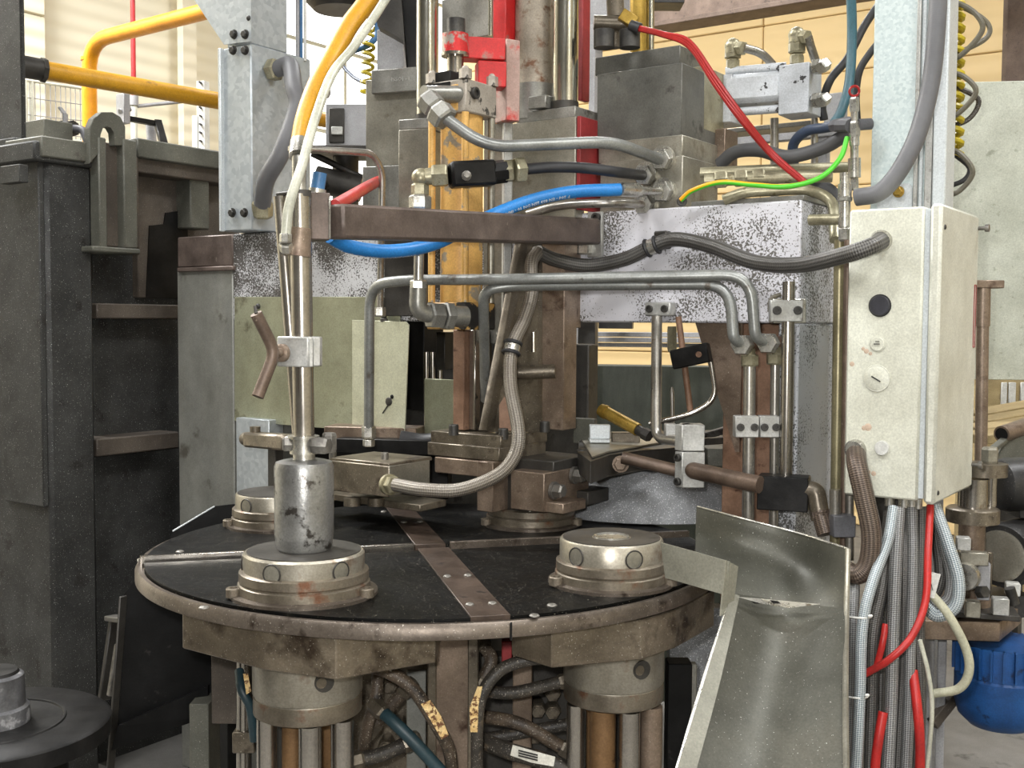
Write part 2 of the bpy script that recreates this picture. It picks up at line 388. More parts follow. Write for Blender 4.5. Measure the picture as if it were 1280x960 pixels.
braid('braid_silver', (70, 70, 70), (168, 169, 168), spot=(100, 98, 95))
braid('braid_blue', (84, 104, 112), (208, 214, 216), spot=(150, 156, 158))
braid('braid_rust', (58, 50, 43), (116, 102, 90), spot=(76, 60, 50))
def ribbed(name, c1, c2, pitch=2100, rough=.5):
    t = NT(name); uv = t.n('ShaderNodeSeparateXYZ'); t.l(t.tc.outputs['UV'], uv.inputs[0])
    h = t.math('SINE', t.math('MULTIPLY', uv.outputs[1], pitch)); h = t.math('ADD', t.math('MULTIPLY', h, .5), .5)
    k = t.noise(14, 5); c = t.mix(k, c1, c2); t.col(c); t.set(rough, 0); t.bump(h, .2, .0008)
ribbed('ribbed_grey', (82, 82, 84), (112, 112, 114)); ribbed('ribbed_dark', (58, 58, 60), (92, 92, 92))
def earth_wire():
    t = NT('earth_wire'); uv = t.n('ShaderNodeSeparateXYZ'); t.l(t.tc.outputs['UV'], uv.inputs[0])
    f = t.math('FRACT', t.math('ADD', uv.outputs[0], t.math('MULTIPLY', uv.outputs[1], 1.15)))
    t.col(t.ramp(f, [(.0, (236, 164, 20)), (.44, (236, 170, 24)), (.5, (84, 196, 50)), (.95, (84, 196, 50))])); t.set(.35)
earth_wire()
def speckle(name, paint, base, thr, blotch):
    # white paint chipped down to bare grey in speckles, denser where a broad mask says so
    t = NT(name); fine = t.noise(210, 3, .55, dist=.4); broad = t.noise(5.5, 3, .5); k = t.math('ADD', fine, t.math('MULTIPLY', t.math('SUBTRACT', broad, .5), blotch))
    k = t.ramp(k, BW(thr, thr+.035)); p = t.mix(t.noise(7, 3), paint, tuple(x*.93 for x in paint))
    b = t.mix(t.noise(12, 4), base, tuple(x*.72 for x in base)); t.col(t.mix(k, p, b)); t.set(.5, .1); t.bump(t.math('SUBTRACT', 1.0, k), .3, .001)
speckle('beam_paint', (214, 213, 218), (112, 108, 102), .56, .85)
speckle('beam_worn', (206, 206, 208), (92, 88, 84), .47, .9)
speckle('post_speckle', (190, 192, 196), (96, 96, 94), .56, .9)
def galv(name, c1, c2, scale=70, metal=.4):
    t = NT(name); v = t.n('ShaderNodeTexVoronoi'); v.inputs['Scale'].default_value = scale; t.l(t.tc.outputs['Object'], v.inputs['Vector'])
    s = t.n('ShaderNodeSeparateColor'); t.l(v.outputs['Color'], s.inputs[0]); c = t.mix(s.outputs[0], c1, c2)
    c = t.mix(t.math('MULTIPLY', t.noise(6, 3), .35), c, c1); t.col(c); t.set(.42, metal)
galv('galvanised', (166, 172, 176), (190, 196, 198)); galv('galvanised_spangle', (186, 200, 200), (214, 224, 222), 170, .2)
plain('zinc_sheet', (214, 220, 222), .4, .3, .04, 3)
def wall_mat(name, c, pitch):
    t = NT(name); sp = t.n('ShaderNodeSeparateXYZ'); t.l(t.tc.outputs['Object'], sp.inputs[0])
    h = t.math('SINE', t.math('MULTIPLY', sp.outputs[2], 6.28318/pitch)); t.col(t.mix(t.noise(1.3, 3), c, tuple(x*.95 for x in c))); t.set(.6, 0); t.bump(h, .35, .01)
wall_mat('cladding', (232, 224, 200), .11); wall_mat('cladding_warm', (236, 207, 152), .13)
plain('wall_grey', (120, 118, 112), .7)
plain('ceiling_sheet', (150, 148, 142), .7)
worn('concrete', (98, 96, 92), (128, 126, 122), .7, 0, 2.2, spot=(74, 72, 68), sscale=5, bump=.2)
def emit(name, c, s):
    t = NT(name); t.col((20, 20, 20)); t.b.inputs['Emission Color'].default_value = rgb(c); t.b.inputs['Emission Strength'].default_value = s
worn('manifold_grey', (88, 88, 83), (112, 111, 104), .45, .35, 8, spot=(66, 64, 60), sscale=14)
worn('red_worn', (150, 140, 130), (176, 166, 156), .4, .3, 12, spot=(196, 44, 44), spot_at=(.44, .5), sscale=22)
worn('rust_smear', (196, 172, 150), (206, 186, 166), .5, 0, 40)
worn('hub_scuffed', (60, 60, 62), (110, 110, 112), .4, .3, 16, spot=(150, 150, 152), spot_at=(.6, .66), sscale=30)
emit('daylight_pane', (255, 253, 248), 3.0)
_post()

# ------------------------------------------------------------------ the hall (structure)
m = M(); m.box((0, 3, -.05), 34, 34, .1, 0, 0); tag(m.out('floor', 'concrete'), kind='structure')
WLp = V((-3.05, 7.0, 0)); corner_t = 4.47
WRp = V((3.14, 8.0, 0)); CORN = WRp - U*corner_t
def wall(name, start, d, nrm, length, z1, mat, skip=None, rows=.34, colw=2.2):
    root = S(name); m = M(); a = start - nrm*.12; b = a + d*length
    m.prism([a, b, b+Z*z1, a+Z*z1], -nrm*.1); m.out('wall_core', mat, root)
    z = 0; i = 0
    while z < z1-.05:
        x = 0
        while x < length-.01:
            x2 = min(length, x+colw)
            if not (skip and x2 > skip[0]+.01 and x < skip[1]-.01 and z+rows > skip[2]+.01 and z < skip[3]-.01):
                g = .003; p = start + d*(x+g) + Z*(z+g); q = start + d*(x2-g) + Z*(z+g); h = Z*(rows-2*g)
                mm = M(); mm.hull8([p, q, q-nrm*.12, p-nrm*.12, p+h, q+h, q-nrm*.12+h, p-nrm*.12+h], .008); mm.out('wall_panel', mat, root)
            x = x2
        z += rows
    return root
wl0 = CORN - VV*13.0; WO = 13.0 - ((WLp - VV*2.2) - CORN).length
wall('wall_left', wl0, VV, U, (CORN-wl0).length, 5.1, 'cladding', skip=(WO+4.4, WO+6.6, 2.04, 5.1))
wall('wall_back', CORN + U*0.0, U, -VV, 12.0, 5.1, 'cladding_warm', rows=.425, colw=3.0)
def slab(name, pts, vec, mat): m = M(); m.prism(pts, vec); tag(m.out(name, mat), kind='structure')
c3 = CORN + U*12.0; c4 = c3 - VV*13.0; z5 = Z*5.1
slab('wall_right', [c3, c4, c4+z5, c3+z5], U*.1, 'cladding')
slab('wall_front', [wl0, c4, c4+z5, wl0+z5], -VV*.1, 'wall_grey')
slab('ceiling', [CORN+z5, c3+z5, c4+z5, wl0+z5], Z*.1, 'ceiling_sheet')
# the bright window in the left wall
root = S('window_1'); a = wl0 + VV*(WO+4.4) + Z*2.04; L = 2.2; H = 3.06
m = M(); e = -U*.09
for k in range(4):
    p = a + VV*(L*k/3); m.bar(p+e, p+e+Z*H, .03, .05)
for z_ in (0, .34, 1.02, 1.7, 2.38, 3.06): m.bar(a+e+Z*z_, a+e+VV*L+Z*z_, .05, .03)
m.out('window_frame', 'cream_paint', root)
for k in range(3):
    for z0, z1 in ((0, .34), (.34, 1.02), (1.02, 1.7), (1.7, 2.38), (2.38, 3.06)):
        p = a + VV*(L*k/3+.015) + Z*(z0+.015) + e; q = p + VV*(L/3-.03); h = Z*(z1-z0-.03)
        m = M(); m.prism([p, q, q+h, p+h], -U*.01); m.out('pane', 'daylight_pane', root)
# wall mullions and girt lines
for i, px in enumerate((236,)):
    p = onp(px, 300, WLp + U*.03, U); p.z = 0; m = M(); m.box(p+Z*2.55, .06, .12, 5.1); tag(m.out('trim_1', 'cladding'), kind='structure')
p = WRp - VV*.3; y6 = P(800, 42, 7.2)
m = M(); a = onp(770, 30, y6, VV); b = onp(1330, 6, y6, VV); z0 = y6.z
for dz, hh, dp in ((0, .03, .2), (.03, .3, .02), (.33, .03, .2)):
    m.hull8([V((q.x, q.y, z0+dz)) + VV*(s*dp/2) for q, s in ((a, -1), (b, -1), (b, 1), (a, 1))] + [V((q.x, q.y, z0+dz+hh)) + VV*(s*dp/2) for q, s in ((a, -1), (b, -1), (b, 1), (a, 1))], .004)
tag(m.out('trim_2', 'beam_brown'), kind='structure')
p = P(1273, 100, 6.4); p.z = 0; m = M(); m.box(p+Z*2.5, .16, .16, 5.0, YAW, .03); tag(m.out('trim_3', 'beam_brown'), kind='structure')

# ------------------------------------------------------------------ background things behind the left frame
t = T('wall_pipe', 'thin red vertical pipe with pale lower end in front of cream wall', 'pipe'); p = P(167, 100, 6.6)
m = M(); m.cyl(V((p.x, p.y, P(167, 120, 6.6).z)), V((p.x, p.y, 5)), .014); m.out('upper_pipe', 'wall_red_pipe', t)
m = M(); m.cyl(V((p.x, p.y, 0)), V((p.x, p.y, P(167, 120, 6.6).z)), .019); m.out('lower_pipe', 'cream_paint', t)
m = M(); m.cyl(P(150, 135, 6.55), P(246, 125, 6.9), .011); m.cyl(P(167, 120, 6.6), P(167, 132, 6.6), .028); m.out('pipe_clip', 'far_grey', t)
t = T('gas_pipe', 'bright orange elbow pipe rising from behind the frame', 'pipe')
a = P(111, 230, 5.6); b = P(111, 52, 5.6); c = P(300, 3, 4.9)
m = M(); m.pipe([V((b.x, b.y, 0)), b, c], .036, .16, 16); m.out('pipe', 'orange_pipe', t)
m = M(); m.cyl(P(111, 76, 5.6), P(111, 72, 5.6), .039); m.out('weld_ring', 'orange_pipe', t)
t = T('supply_pipe', 'scuffed ochre yellow pipe with grey coupling crossing above the frame', 'pipe')
a = P(22, 82, 3.75); b = P(420, 152, 4.6); d = (b-a).normalized()
m = M(); m.cyl(a, b, .031, seg=18); m.out('pipe', 'yellow_pipe', t)
m = M(); m.cyl(a-d*.02, a+d*.075, .037, seg=16); m.cyl(a+d*.075, a+d*.09, .041, seg=8); m.out('coupling', 'steel_dark', t)
t = T('perforated_post', 'white perforated metal post standing by the cream wall', 'post'); p = P(254, 150, 6.2)
m = M(); m.box((p.x, p.y, P(254, 102, 6.2).z/2), .05, .05, P(254, 102, 6.2).z, 20); m.out('upright', 'plastic_white', t)
for k in range(12): m = M(); m.cyl(p+V((-.005, -.05, -.3+k*.045)), p+V((-.004, -.02, -.3+k*.045)), .006, seg=8); m.out('hole', 'print_dark', t)
p = P(246, 165, 6.2); m = M(); m.box((p.x, p.y, P(245, 145, 6.2).z/2), .035, .04, P(245, 145, 6.2).z, 20); m.out('side_bar', 'cream_paint', t)
t = T('mesh_fence', 'pale wire mesh fence panel behind the grey lifting lug', 'fence')
a = P(30, 100, 5.9); b = P(106, 111, 6.3); m = M(); h = .62
m.cyl(a, b, .008, seg=8); m.cyl(a-Z*.3, b-Z*.3, .016, seg=8); m.cyl(a-Z*h, b-Z*h, .008, seg=8)
for k in (0, .1): m.cyl(a.lerp(b, k+.02), V((a.lerp(b, k).x, a.lerp(b, k).y, 0)), .01, seg=8)
m.out('frame', 'cream_paint', t)
m = M()
for k in range(13): q = a.lerp(b, k/12); m.cyl(q, q-Z*h, .0025, seg=5)
for k in range(7): m.cyl(a-Z*(h*k/7), b-Z*(h*k/7), .0025, seg=5)
m.out('wire_mesh', 'far_grey', t)
t = T('valve_fitting', 'small dark pipe valve on top of the dark frame', 'valve'); c = P(75, 163, 3.75)
m = M(); m.cyl(c-U*.05, c+U*.02, .03, seg=14); m.cyl(c+U*.02, c+U*.05, .02, seg=12); m.cyl(c+U*.05, c+U*.075, .026, seg=8); m.cyl(c-Z*.06, c, .02); m.out('body', 'steel_dark', t)
m = M(); m.cyl(c+U*.03, c+U*.03+Z*.05, .009); m.bar(c+U*.03+Z*.05, c+U*.0+Z*.075, .014, .008); m.out('handle', 'far_grey', t)
m = M(); m.pipe([c+U*.07, c+U*.13-Z*.01, c+U*.15-Z*.05], .013, .02); m.out('hose_tail', 'rubber_grey', t)
t = T('angle_frame', 'bent black angle bracket in front of the cream wall', 'bracket')
m = M(); m.bar(P(158, 148, 4.6), P(198, 155, 4.7), .03, .02); m.bar(P(197, 152, 4.7), P(206, 185, 4.6), .03, .025); q = P(206, 185, 4.6); m.bar(q, V((q.x, q.y, 0)), .03, .03); m.out('angle', 'steel_black', t)
m = M(); m.fbox(145, 155, 118, 155, 4.6, .03); m.cyl(P(150, 140, 4.58), P(162, 136, 4.62), .012); m.out('clamp', 'far_grey', t)
m = M(); m.cyl(P(188, 155, 4.75), P(191, 190, 4.75), .02); m.out('grey_stub', 'far_grey', t)

# ------------------------------------------------------------------ left machine frame (dark painted welded frame)
K = P(118, 400, 3.6)
t = T('machine_frame', 'big dark grey welded machine frame with ledges and lifting lug', 'machine frame')
def onK(px, py, off=0.): return onp(px, py, K + U*off, U)
def kslab(pl, pr, pt, pb, th, mat, name, off=0., ref=None, bev=.004, parent=None):
    # slab on the plane of the frame's side, proud by th
    a, b = onK(pl, (pt+pb)/2, off), onK(pr, (pt+pb)/2, off); r = ref or pl; zt = onK(r, pt, off).z; zb = onK(r, pb, off).z
    m = M(); a0, b0 = V((a.x, a.y, zb)), V((b.x, b.y, zb)); h = Z*(zt-zb); d = -U*th
    m.hull8([a0, b0, b0+d, a0+d, a0+h, b0+h, b0+d+h, a0+d+h], bev); return m.out(name, mat, parent or t)
e = onK(60, 400); zc = onK(60, 200).z
a = e - U*1.2; m = M(); c0 = [a, e, V((K.x, K.y, 0)), K-U*1.2]
m.hull8([V((q.x, q.y, 0)) for q in c0] + [V((q.x, q.y, zc)) for q in c0], .012); m.out('column', 'frame_paint', t)
# proud front cover sheet and ledges
q0 = e - VV*.012; m = M(); zt, zb = onp(30, 205, e, VV).z, onp(30, 628, e, VV).z
x0, x1 = onp(8, 400, e, VV), onp(58, 400, e, VV)
m.hull8([V((q.x, q.y, zb))-VV*d for q, d in ((x0, .02), (x1, .02), (x1, 0), (x0, 0))] + [V((q.x, q.y, zt))-VV*d for q, d in ((x0, .02), (x1, .02), (x1, 0), (x0, 0))], .004); m.out('cover_sheet', 'frame_paint', t)
m = M(); z0 = onp(50, 204, e, VV).z; a = onp(-40, 200, e, VV)-VV*.05; b = e + U*.02 - VV*.05
m.hull8([V((q.x, q.y, z0)) for q in (a, b, b+VV*.25, a+VV*.25)] + [V((q.x, q.y, z0+.06)) for q in (a, b, b+VV*.25, a+VV*.25)], .006); m.out('ledge', 'frame_paint', t)
kslab(52, 117, 178, 203, .2, 'frame_grey_green', 'top_plate', .03, 110)
# recessed panel, ribs, top flange
kslab(119, 300, 205, 1100, .05, 'frame_paint', 'recessed_panel', -.12, 119)
for pt, pb in ((379, 398), (549, 571)): kslab(121, 224, pt, pb, .12, 'frame_brown', 'rib', -.02, 121)
kslab(172, 300, 172, 196, .16, 'frame_grey_green', 'top_flange', .03, 172)
kslab(172, 300, 196, 215, .1, 'frame_brown', 'flange_web', .0, 172)
kslab(172, 300, 215, 372, .06, 'frame_brown', 'web_panel', -.09, 172)
kslab(238, 262, 222, 285, .08, 'frame_grey_green', 'rib', -.015, 240)
# black opening cut in the web
m = M(); pts = [(183, 372), (187, 282), (205, 280), (207, 266), (234, 262), (235, 300), (236, 374)]
m.prism([onK(x, y, -.084) for x, y in pts], -U*.004); m.out('cutout', 'steel_black', t)
# lifting lug post
o = kslab(130, 174, 178, 308, .1, 'frame_brown', 'lug_post', .02, 135)
kslab(124, 134, 172, 312, .05, 'frame_grey_green', 'lug_flange', .055, 130); kslab(155, 172, 174, 310, .05, 'frame_grey_green', 'lug_flange', .055, 160)
kslab(116, 176, 308, 315, .13, 'frame_grey_green', 'lug_foot', .06, 130)
m = M(); hc = onK(134, 172, .05); pts = []
outer = [(112, 205), (112, 160), (117, 148), (127, 140), (141, 140), (151, 146), (157, 158), (157, 182)]
hole = [(143+0, 182), (143, 166), (139, 159), (133, 157), (128, 160), (125, 168), (125, 190)]
m.prism([onK(x, y, .05) for x, y in outer+hole], -U*.03, .002); m.out('lifting_lug', 'frame_grey_green', t)
m = M(); m.fbox(32, 55, 152, 182, 3.55, .1); m.out('side_block', 'frame_grey_green', t)
t = T('frame_post', 'plain blue-grey steel post rising above the dark frame', 'post')
m = M(); p = onp(28, 100, e-U*.02+VV*.06, VV); z0 = zc+.06; 
c0 = [p-U*.5, p, p+VV*.012, p-U*.5+VV*.012]; m.hull8([V((q.x, q.y, z0)) for q in c0]+[V((q.x, q.y, 3.6)) for q in c0], .01); m.out('upright', 'frame_paint', t)
m = M(); c0 = [p-U*.54-VV*.04, p+U*.01-VV*.04, p+U*.01+VV*.05, p-U*.54+VV*.05]; m.hull8([V((q.x, q.y, z0)) for q in c0]+[V((q.x, q.y, z0+.03)) for q in c0], .004); m.out('base_plate', 'frame_paint', t)
m = M(); m.fbox(0, 24, 208, 230, 3.44, .03); tag(m.out('bracket_block', 'frame_paint'), 'small dark block bolted under the ledge of the dark frame', 'block')
# dark round rotary part and black guard by the bottom left corner
t = T('index_wheel', 'black flanged wheel with scratched hub beside the frame foot', 'wheel'); c = P(-8, 905, 1.9)
m = M(); m.lathe(c-Z*.4, [(.12, 0), (.12, .36), (.192, .372), (.192, .4), (.186, .404), (.1, .404)], 48); m.out('flange', 'steel_black', t)
m = M(); m.lathe(c, [(.06, .0), (.058, .03), (.052, .034), (.05, .085), (.042, .09)], 32); m.out('hub', 'hub_scuffed', t)
m = M(); m.lathe(c, [(.044, .088), (.04, .094), (.01, .094)], 32); m.out('hub_cap', 'steel_black', t)
m = M(); m.torus(c+Z*.004, Z, .115, .003, 40, 6); m.out('groove_ring', 'steel_black', t)
t = T('side_guard', 'black folded sheet guard between the table and the dark frame', 'guard')
m = M(); pp = [(153, 746, 2.5), (186, 704, 2.52), (240, 740, 2.56), (312, 790, 2.6), (312, 892, 2.6), (262, 893, 2.58), (140, 936, 2.5)]
m.prism([P(*q) for q in pp], (.004, .012, 0)); m.out('panel', 'black_paint', t)
m = M(); m.bar(P(154, 745, 2.48), P(136, 990, 2.48), .02, .006); m.out('edge_flange', 'steel_dark', t)
m = M(); m.prism([P(150, 905, 2.49), P(262, 855, 2.57), P(262, 893, 2.57), P(142, 935, 2.49)], (0, -.015, .0)); m.out('stiffener', 'black_paint', t)
t = T('guard_bracket', 'narrow worn strip bracket between frame and black guard', 'bracket')
m = M(); m.bar(P(144, 775, 2.6), P(130, 875, 2.58), .03, .012); m.bar(P(138, 772, 2.6), P(158, 775, 2.52), .03, .012); m.out('strip', 'steel_dark', t)
m = M(); m.bar(P(147, 805, 2.58), P(137, 870, 2.56), .012, .012); m.out('edge_strip', 'bolt_steel', t)

# ------------------------------------------------------------------ cross beam and posts
B0 = P(995, 250, 2.5)
def BP(px, py, off=0.): return onp(px, py, B0 - VV*off, VV)
zT, zB = B0.z, P(995, 404, 2.5).z
def bslab(m, pl, pr, zt, zb, off, th, bev=.003):
    a, b = BP(pl, 350, off), BP(pr, 350, off); a.z = b.z = zb; h = Z*(zt-zb); d = VV*th
    m.hull8([a, b, b+d, a+d, a+h, b+h, b+d+h, a+d+h], bev); return m
t = T('cross_beam', 'long grey machine beam with white paint chipped into speckles', 'beam')
m = M(); bslab(m, 640, 1000, zT, zB, 0, .24, .004); m.out('right_length', 'beam_paint', t)
m = M(); bslab(m, 291, 640, zT, zB, 0, .24, .004); m.out('left_length', 'beam_worn', t)
m = M(); bslab(m, 862, 1003, zT+.012, zT, -.01, .2, .002); m.out('top_strip', 'steel_cold', t)
m = M(); bslab(m, 222, 291, zT, zT-.1, .004, .26, .004); m.out('end_block', 'bracket_brown', t)
t = T('support_post', 'flat grey post carrying the beam end beside the dark frame', 'post')
m = M(); bslab(m, 221, 291, zT-.1, 0, .0, .26, .004); m.out('post_body', 'post_paint', t)
m = M(); bslab(m, 221, 291, zT-.1, zT-.115, .012, .02, .003); m.out('cap_strip', 'bracket_brown', t)
t = T('support_column', 'grey column with rusty web under the beam beside the cabinet', 'column')
m = M(); bslab(m, 974, 1000, zB, 0, 0, .24, .004); m.out('flange', 'post_speckle', t)
m = M(); bslab(m, 906, 976, zB, 0, -.06, .16, .003); m.out('web', 'steel_rust', t)
m = M(); m.prism([BP(868, 400, -.05), BP(928, 400, -.05), BP(924, 565, -.05), BP(919, 565, -.05)], VV*.015); m.out('gusset', 'steel_brown', t)
# sheets hung under the beam on the left
t = T('splash_plate', 'greenish flat sheet hung below the beam beside the flat post', 'plate')
m = M(); z1 = BP(295, 527, .006).z; pts = [BP(293, 371, .006), BP(500, 371, .006), BP(500, 543, .006), BP(293, 526, .006)]; m.prism(pts, VV*.004, .0008); m.out('sheet', 'green_plate', t)
bolt('dome', BP(323, 383, .006), -VV, .009, .008, t, 'bolt_dark')
t = T('deflector_plate', 'bright rounded sheet with a torn screw hole before the greenish sheet', 'plate')
m = M(); q = .1; pts = [BP(x, y, q) for x, y in ((440, 400), (507, 402), (511, 406), (506, 540), (502, 545), (470, 542), (440, 538))]; m.prism(pts, VV*.004, .0008); m.out('sheet', 'bright_plate', t)
bolt('dome', BP(486, 502, q), -VV, .012, .003, t, 'steel_dark', 'torn_hole'); bolt('dome', BP(490, 496, q), -VV, .006, .003, t, 'steel_black', 'torn_hole')
m = M(); m.bar(BP(478, 517, q+.002), BP(486, 505, q+.002), .002, .003); m.out('scratch_mark', 'steel_dark', t)
m = M(); m.bar(BP(480, 400, .02), BP(480, 400, q), .02, .01); m.bar(BP(480, 400, .02), BP(480, 372, .02), .02, .006); m.out('hanger', 'steel_dark', t)
t = T('stand_leg', 'pale galvanised slotted channel under the greenish sheet', 'channel')
m = M(); m.fbox(296, 337, 522, 860, 3.5, .06); m.out('channel', 'galvanised', t)
m = M(); m.fbox(316, 322, 545, 650, 3.46, .03); m.out('lip', 'zinc_sheet', t)
for yy in (552, 580): m = M(); m.prism([P(304, yy, 3.49), P(309, yy, 3.49), P(308, yy+14, 3.49), P(305, yy+16, 3.49)], (0, -.004, 0)); m.out('slot', 'steel_black', t)
t = T('rear_valve', 'small oily brown valve lying behind the steel mandrel', 'valve')
a, b = P(312, 549, 3.0), P(362, 553, 2.85); d = (b-a).normalized()
m = M(); m.bar(a, b, .045, .04, .006); m.out('body', 'steel_oily', t)
m = M(); m.cyl(a-d*.025, a, .018); m.cyl(a+d*.03-Z*.0, a+d*.03+Z*.035, .014); m.out('stub', 'steel_oily', t)
m = M(); m.cyl(b, b+d*.05, .02); m.out('nose', 'zinc', t)
m = M(); c = a.lerp(b, .6); m.box((c.x, c.y+.03, c.z-.3), .03, .03, .6); m.out('stem', 'steel_dark', t)

# dark machine body behind the table, seen through the gaps
t = T('inner_panel', 'dark sheet metal machine body behind the tool column', 'panel')
m = M(); a = BP(300, 480, -.5); b = BP(735, 480, -.5); m.hull8([V((q.x, q.y, 0)) for q in (a, b, b+VV*.06, a+VV*.06)] + [V((q.x, q.y, BP(600, 428, -.5).z)) for q in (a, b, b+VV*.06, a+VV*.06)], .004); m.out('sheet', 'steel_dark', t)
m = M(); m.fbox(530, 568, 473, 560, 3.1, .01); m.out('flap', 'green_plate', t)
m = M(); bslab(m, 505, 530, zB+.02, zB-.28, -.3, .1); m.out('black_bar', 'steel_black', t)
for i, px in enumerate((533, 541, 550)): m = M(); m.cyl(P(px, 440, 3.4), P(px, 560, 3.4), .009); m.out('rod', 'rod_chrome', t)
m = M(); m.pipe([P(500, 548, 3.0), P(530, 553, 3.0), P(575, 545, 2.95)], .022, .05); m.out('dark_hose', 'rubber', t)
m = M(); m.fbox(545, 556, 415, 462, 3.3, .1); m.out('grey_block', 'steel_dark', t)
# things seen through the gap under the beam on the right
t = T('far_machine', 'dark green machine housing behind the gap under the beam', 'machine')
m = M(); m.fbox(690, 1010, 460, 900, 4.3, .15, 'r', 10); m.out('housing', 'far_shed', t)
m = M(); m.fbox(722, 744, 400, 462, 3.9, .1, 'r', 10); m.out('upright', 'steel_dark', t)
m = M(); m.cyl(P(727, 447, 3.85), P(727, 438, 3.85), .014, seg=6); m.out('nut', 'zinc', t)
t = T('cable_tray', 'grey ribbed aluminium rail behind the gap under the beam', 'rail')
for y0, y1, dd in ((416, 422, 0), (423, 429, .03), (430, 435, .0)): m = M(); m.fbox(744, 905, y0, y1, 4.8-dd, .06, 'r', 10); m.out('rail', 'far_grey', t)
m = M(); m.fbox(748, 790, 396, 411, 4.75, .1, 'r', 10); m.out('motor', 'dark_motor', t)
m = M(); m.fbox(700, 725, 400, 850, 4.9, .1, 'r', 10); m.out('upright', 'far_grey', t)
m = M(); m.fbox(905, 915, 400, 850, 4.9, .1, 'r', 10); m.out('upright', 'far_grey', t)

# ------------------------------------------------------------------ galvanised duct on the left
t = T('cable_duct', 'grey galvanised sheet duct standing on the beam above the flat post', 'duct')
c = P(315, 270, 3.42); zb = BP(330, 276).z if False else zT+.002; zm = P(315, 54, 3.42).z; l = onp(279, 200, c, VV)
def duct(m, pl, z0, z1, dv, inset=0):
    a = onp(pl, 150, c, VV); b = c.copy(); a, b = V((a.x, a.y, z0)), V((b.x, b.y, z0)); a += VV*inset; b += VV*inset - U*inset
    h = Z*(z1-z0); d = VV*dv; m.hull8([a, b, b+d, a+d, a+h, b+h, b+d+h, a+d+h], .004)
m = M(); duct(m, 279, zb, zm, .25); m.out('lower_duct', 'galvanised', t)
m = M(); duct(m, 283, zm, 2.7, .15, .004); m.out('upper_duct', 'galvanised', t)
m = M(); g = c - VV*.006
m.prism([onp(x, y, g, VV) for x, y in ((236, -12), (281, 56), (315, 52), (315, -12))], -VV*.004); m.out('gusset_plate', 'galvanised', t)
m = M(); m.bar(V((l.x, l.y, zb))-VV*.006, V((l.x, l.y, zm))-VV*.006, .016, .012); m.out('edge_flange', 'zinc_sheet', t)
for x, y in ((293, 43), (307, 43), (292, 63), (307, 63), (291, 266), (306, 266)): bolt('hex', onp(x, y, g-VV*.004, VV), -VV, .0115, .012, t, 'bolt_dark')
bolt('dome', onp(312, 23, g, VV), -VV, .009, .01, t, 'bolt_dark')
t = T('grey_conduit', 'thick ribbed grey conduit hose curving down the duct onto the beam', 'conduit')
pa = onp(338, 88, c+U*.002, U)
m = M(); m.hose([pa+U*.03, pa+U*.085+Z*.004, P(367, 108, 3.36), P(371, 135, 3.34), P(352, 190, 3.32), P(333, 225, 3.36), P(328, 255, 3.42)], .026, 10, 16); m.out('hose', 'ribbed_grey', t)
m = M(); m.hexn(pa, pa+U*.035, .034); m.out('gland', 'zinc_yellow', t)
m = M(); m.hexn(P(328, 252, 3.425), P(328, 272, 3.44), .032); m.out('gland', 'zinc_yellow', t)
t = T('thin_pipes', 'bundle of thin blue and white vertical pipes beside the grey duct', 'pipes')
for px, mt, r in ((370, 'far_grey', .007), (374.5, 'blue_tube', .005), (379, 'plastic_white', .005)):
    m = M(); p = P(px+2, 0, 3.6); m.cyl(V((p.x, p.y, zm-.01)), V((p.x, p.y, 2.75)), r, seg=8); m.out('pipe', mt, t)

# ------------------------------------------------------------------ far blocks seen left of the slide
t = T('far_block', 'grey far machine block with dark square opening before the window', 'machine part')
m = M(); m.fbox(407, 458, 130, 182, 4.2, .2, 'l', 0); m.out('block', 'far_grey', t)
m = M(); m.fbox(411, 430, 135, 178, 4.19, .02, 'l', 0); m.out('opening', 'steel_dark', t)
m = M(); m.fbox(414, 428, 158, 168, 4.18, .02, 'l', 0); m.out('bright_slot', 'plastic_white', t)
m = M(); m.fbox(385, 475, 181, 186, 4.1, .3, 'l', 0); m.cyl(P(390, 192, 4.2), P(452, 222, 4.2), .012); m.cyl(P(395, 224, 4.2), P(452, 236, 4.2), .05); m.out('shelf_frame', 'steel_dark', t)
m = M(); m.cyl(P(432, 186, 4.3), P(432, 560, 4.3), .05); m.out('stand', 'steel_dark', t)
t = T('coil_spring_hose', 'yellow coiled air hose hanging in front of the window', 'hose')
pts = []; n = 7
for k in range(n*10+1):
    a = 2*math.pi*k/10; q = P(462+(-4)*k/(n*10), 35+85*k/(n*10), 3.6); pts.append(q + V((.017*math.cos(a), .017*math.sin(a), 0)))
m = M(); m.path(pts, .006, 6); m.out('coil', 'spring_yellow', t)
m = M(); m.cyl(P(466, 20, 3.6), P(450, -10, 3.8), .02); m.out('hanger', 'steel_dark', t)
m = M(); m.hose([P(412, 60, 3.8), P(440, 95, 3.7), P(470, 108, 3.6)], .006); m.out('tail', 'dark_blue_hose', t)
m = M(); m.hose([P(470, 20, 3.6), P(472, 40, 3.6), P(462, 55, 3.6), P(440, 64, 3.65)], .01); m.out('blue_tube', 'blue_tube', t)
m = M(); m.hose([P(470, 20, 3.6), P(467, 28, 3.6), P(462, 35, 3.6)], .006); m.out('lead', 'spring_yellow', t)
t = T('overhead_part', 'dark rounded casting above the yellow hose and window', 'casting')
m = M(); m.lathe(P(425, 2, 3.9), [(.09, -.03), (.12, 0), (.13, .1), (.1, .3)], 24); m.out('casting', 'steel_dark', t)

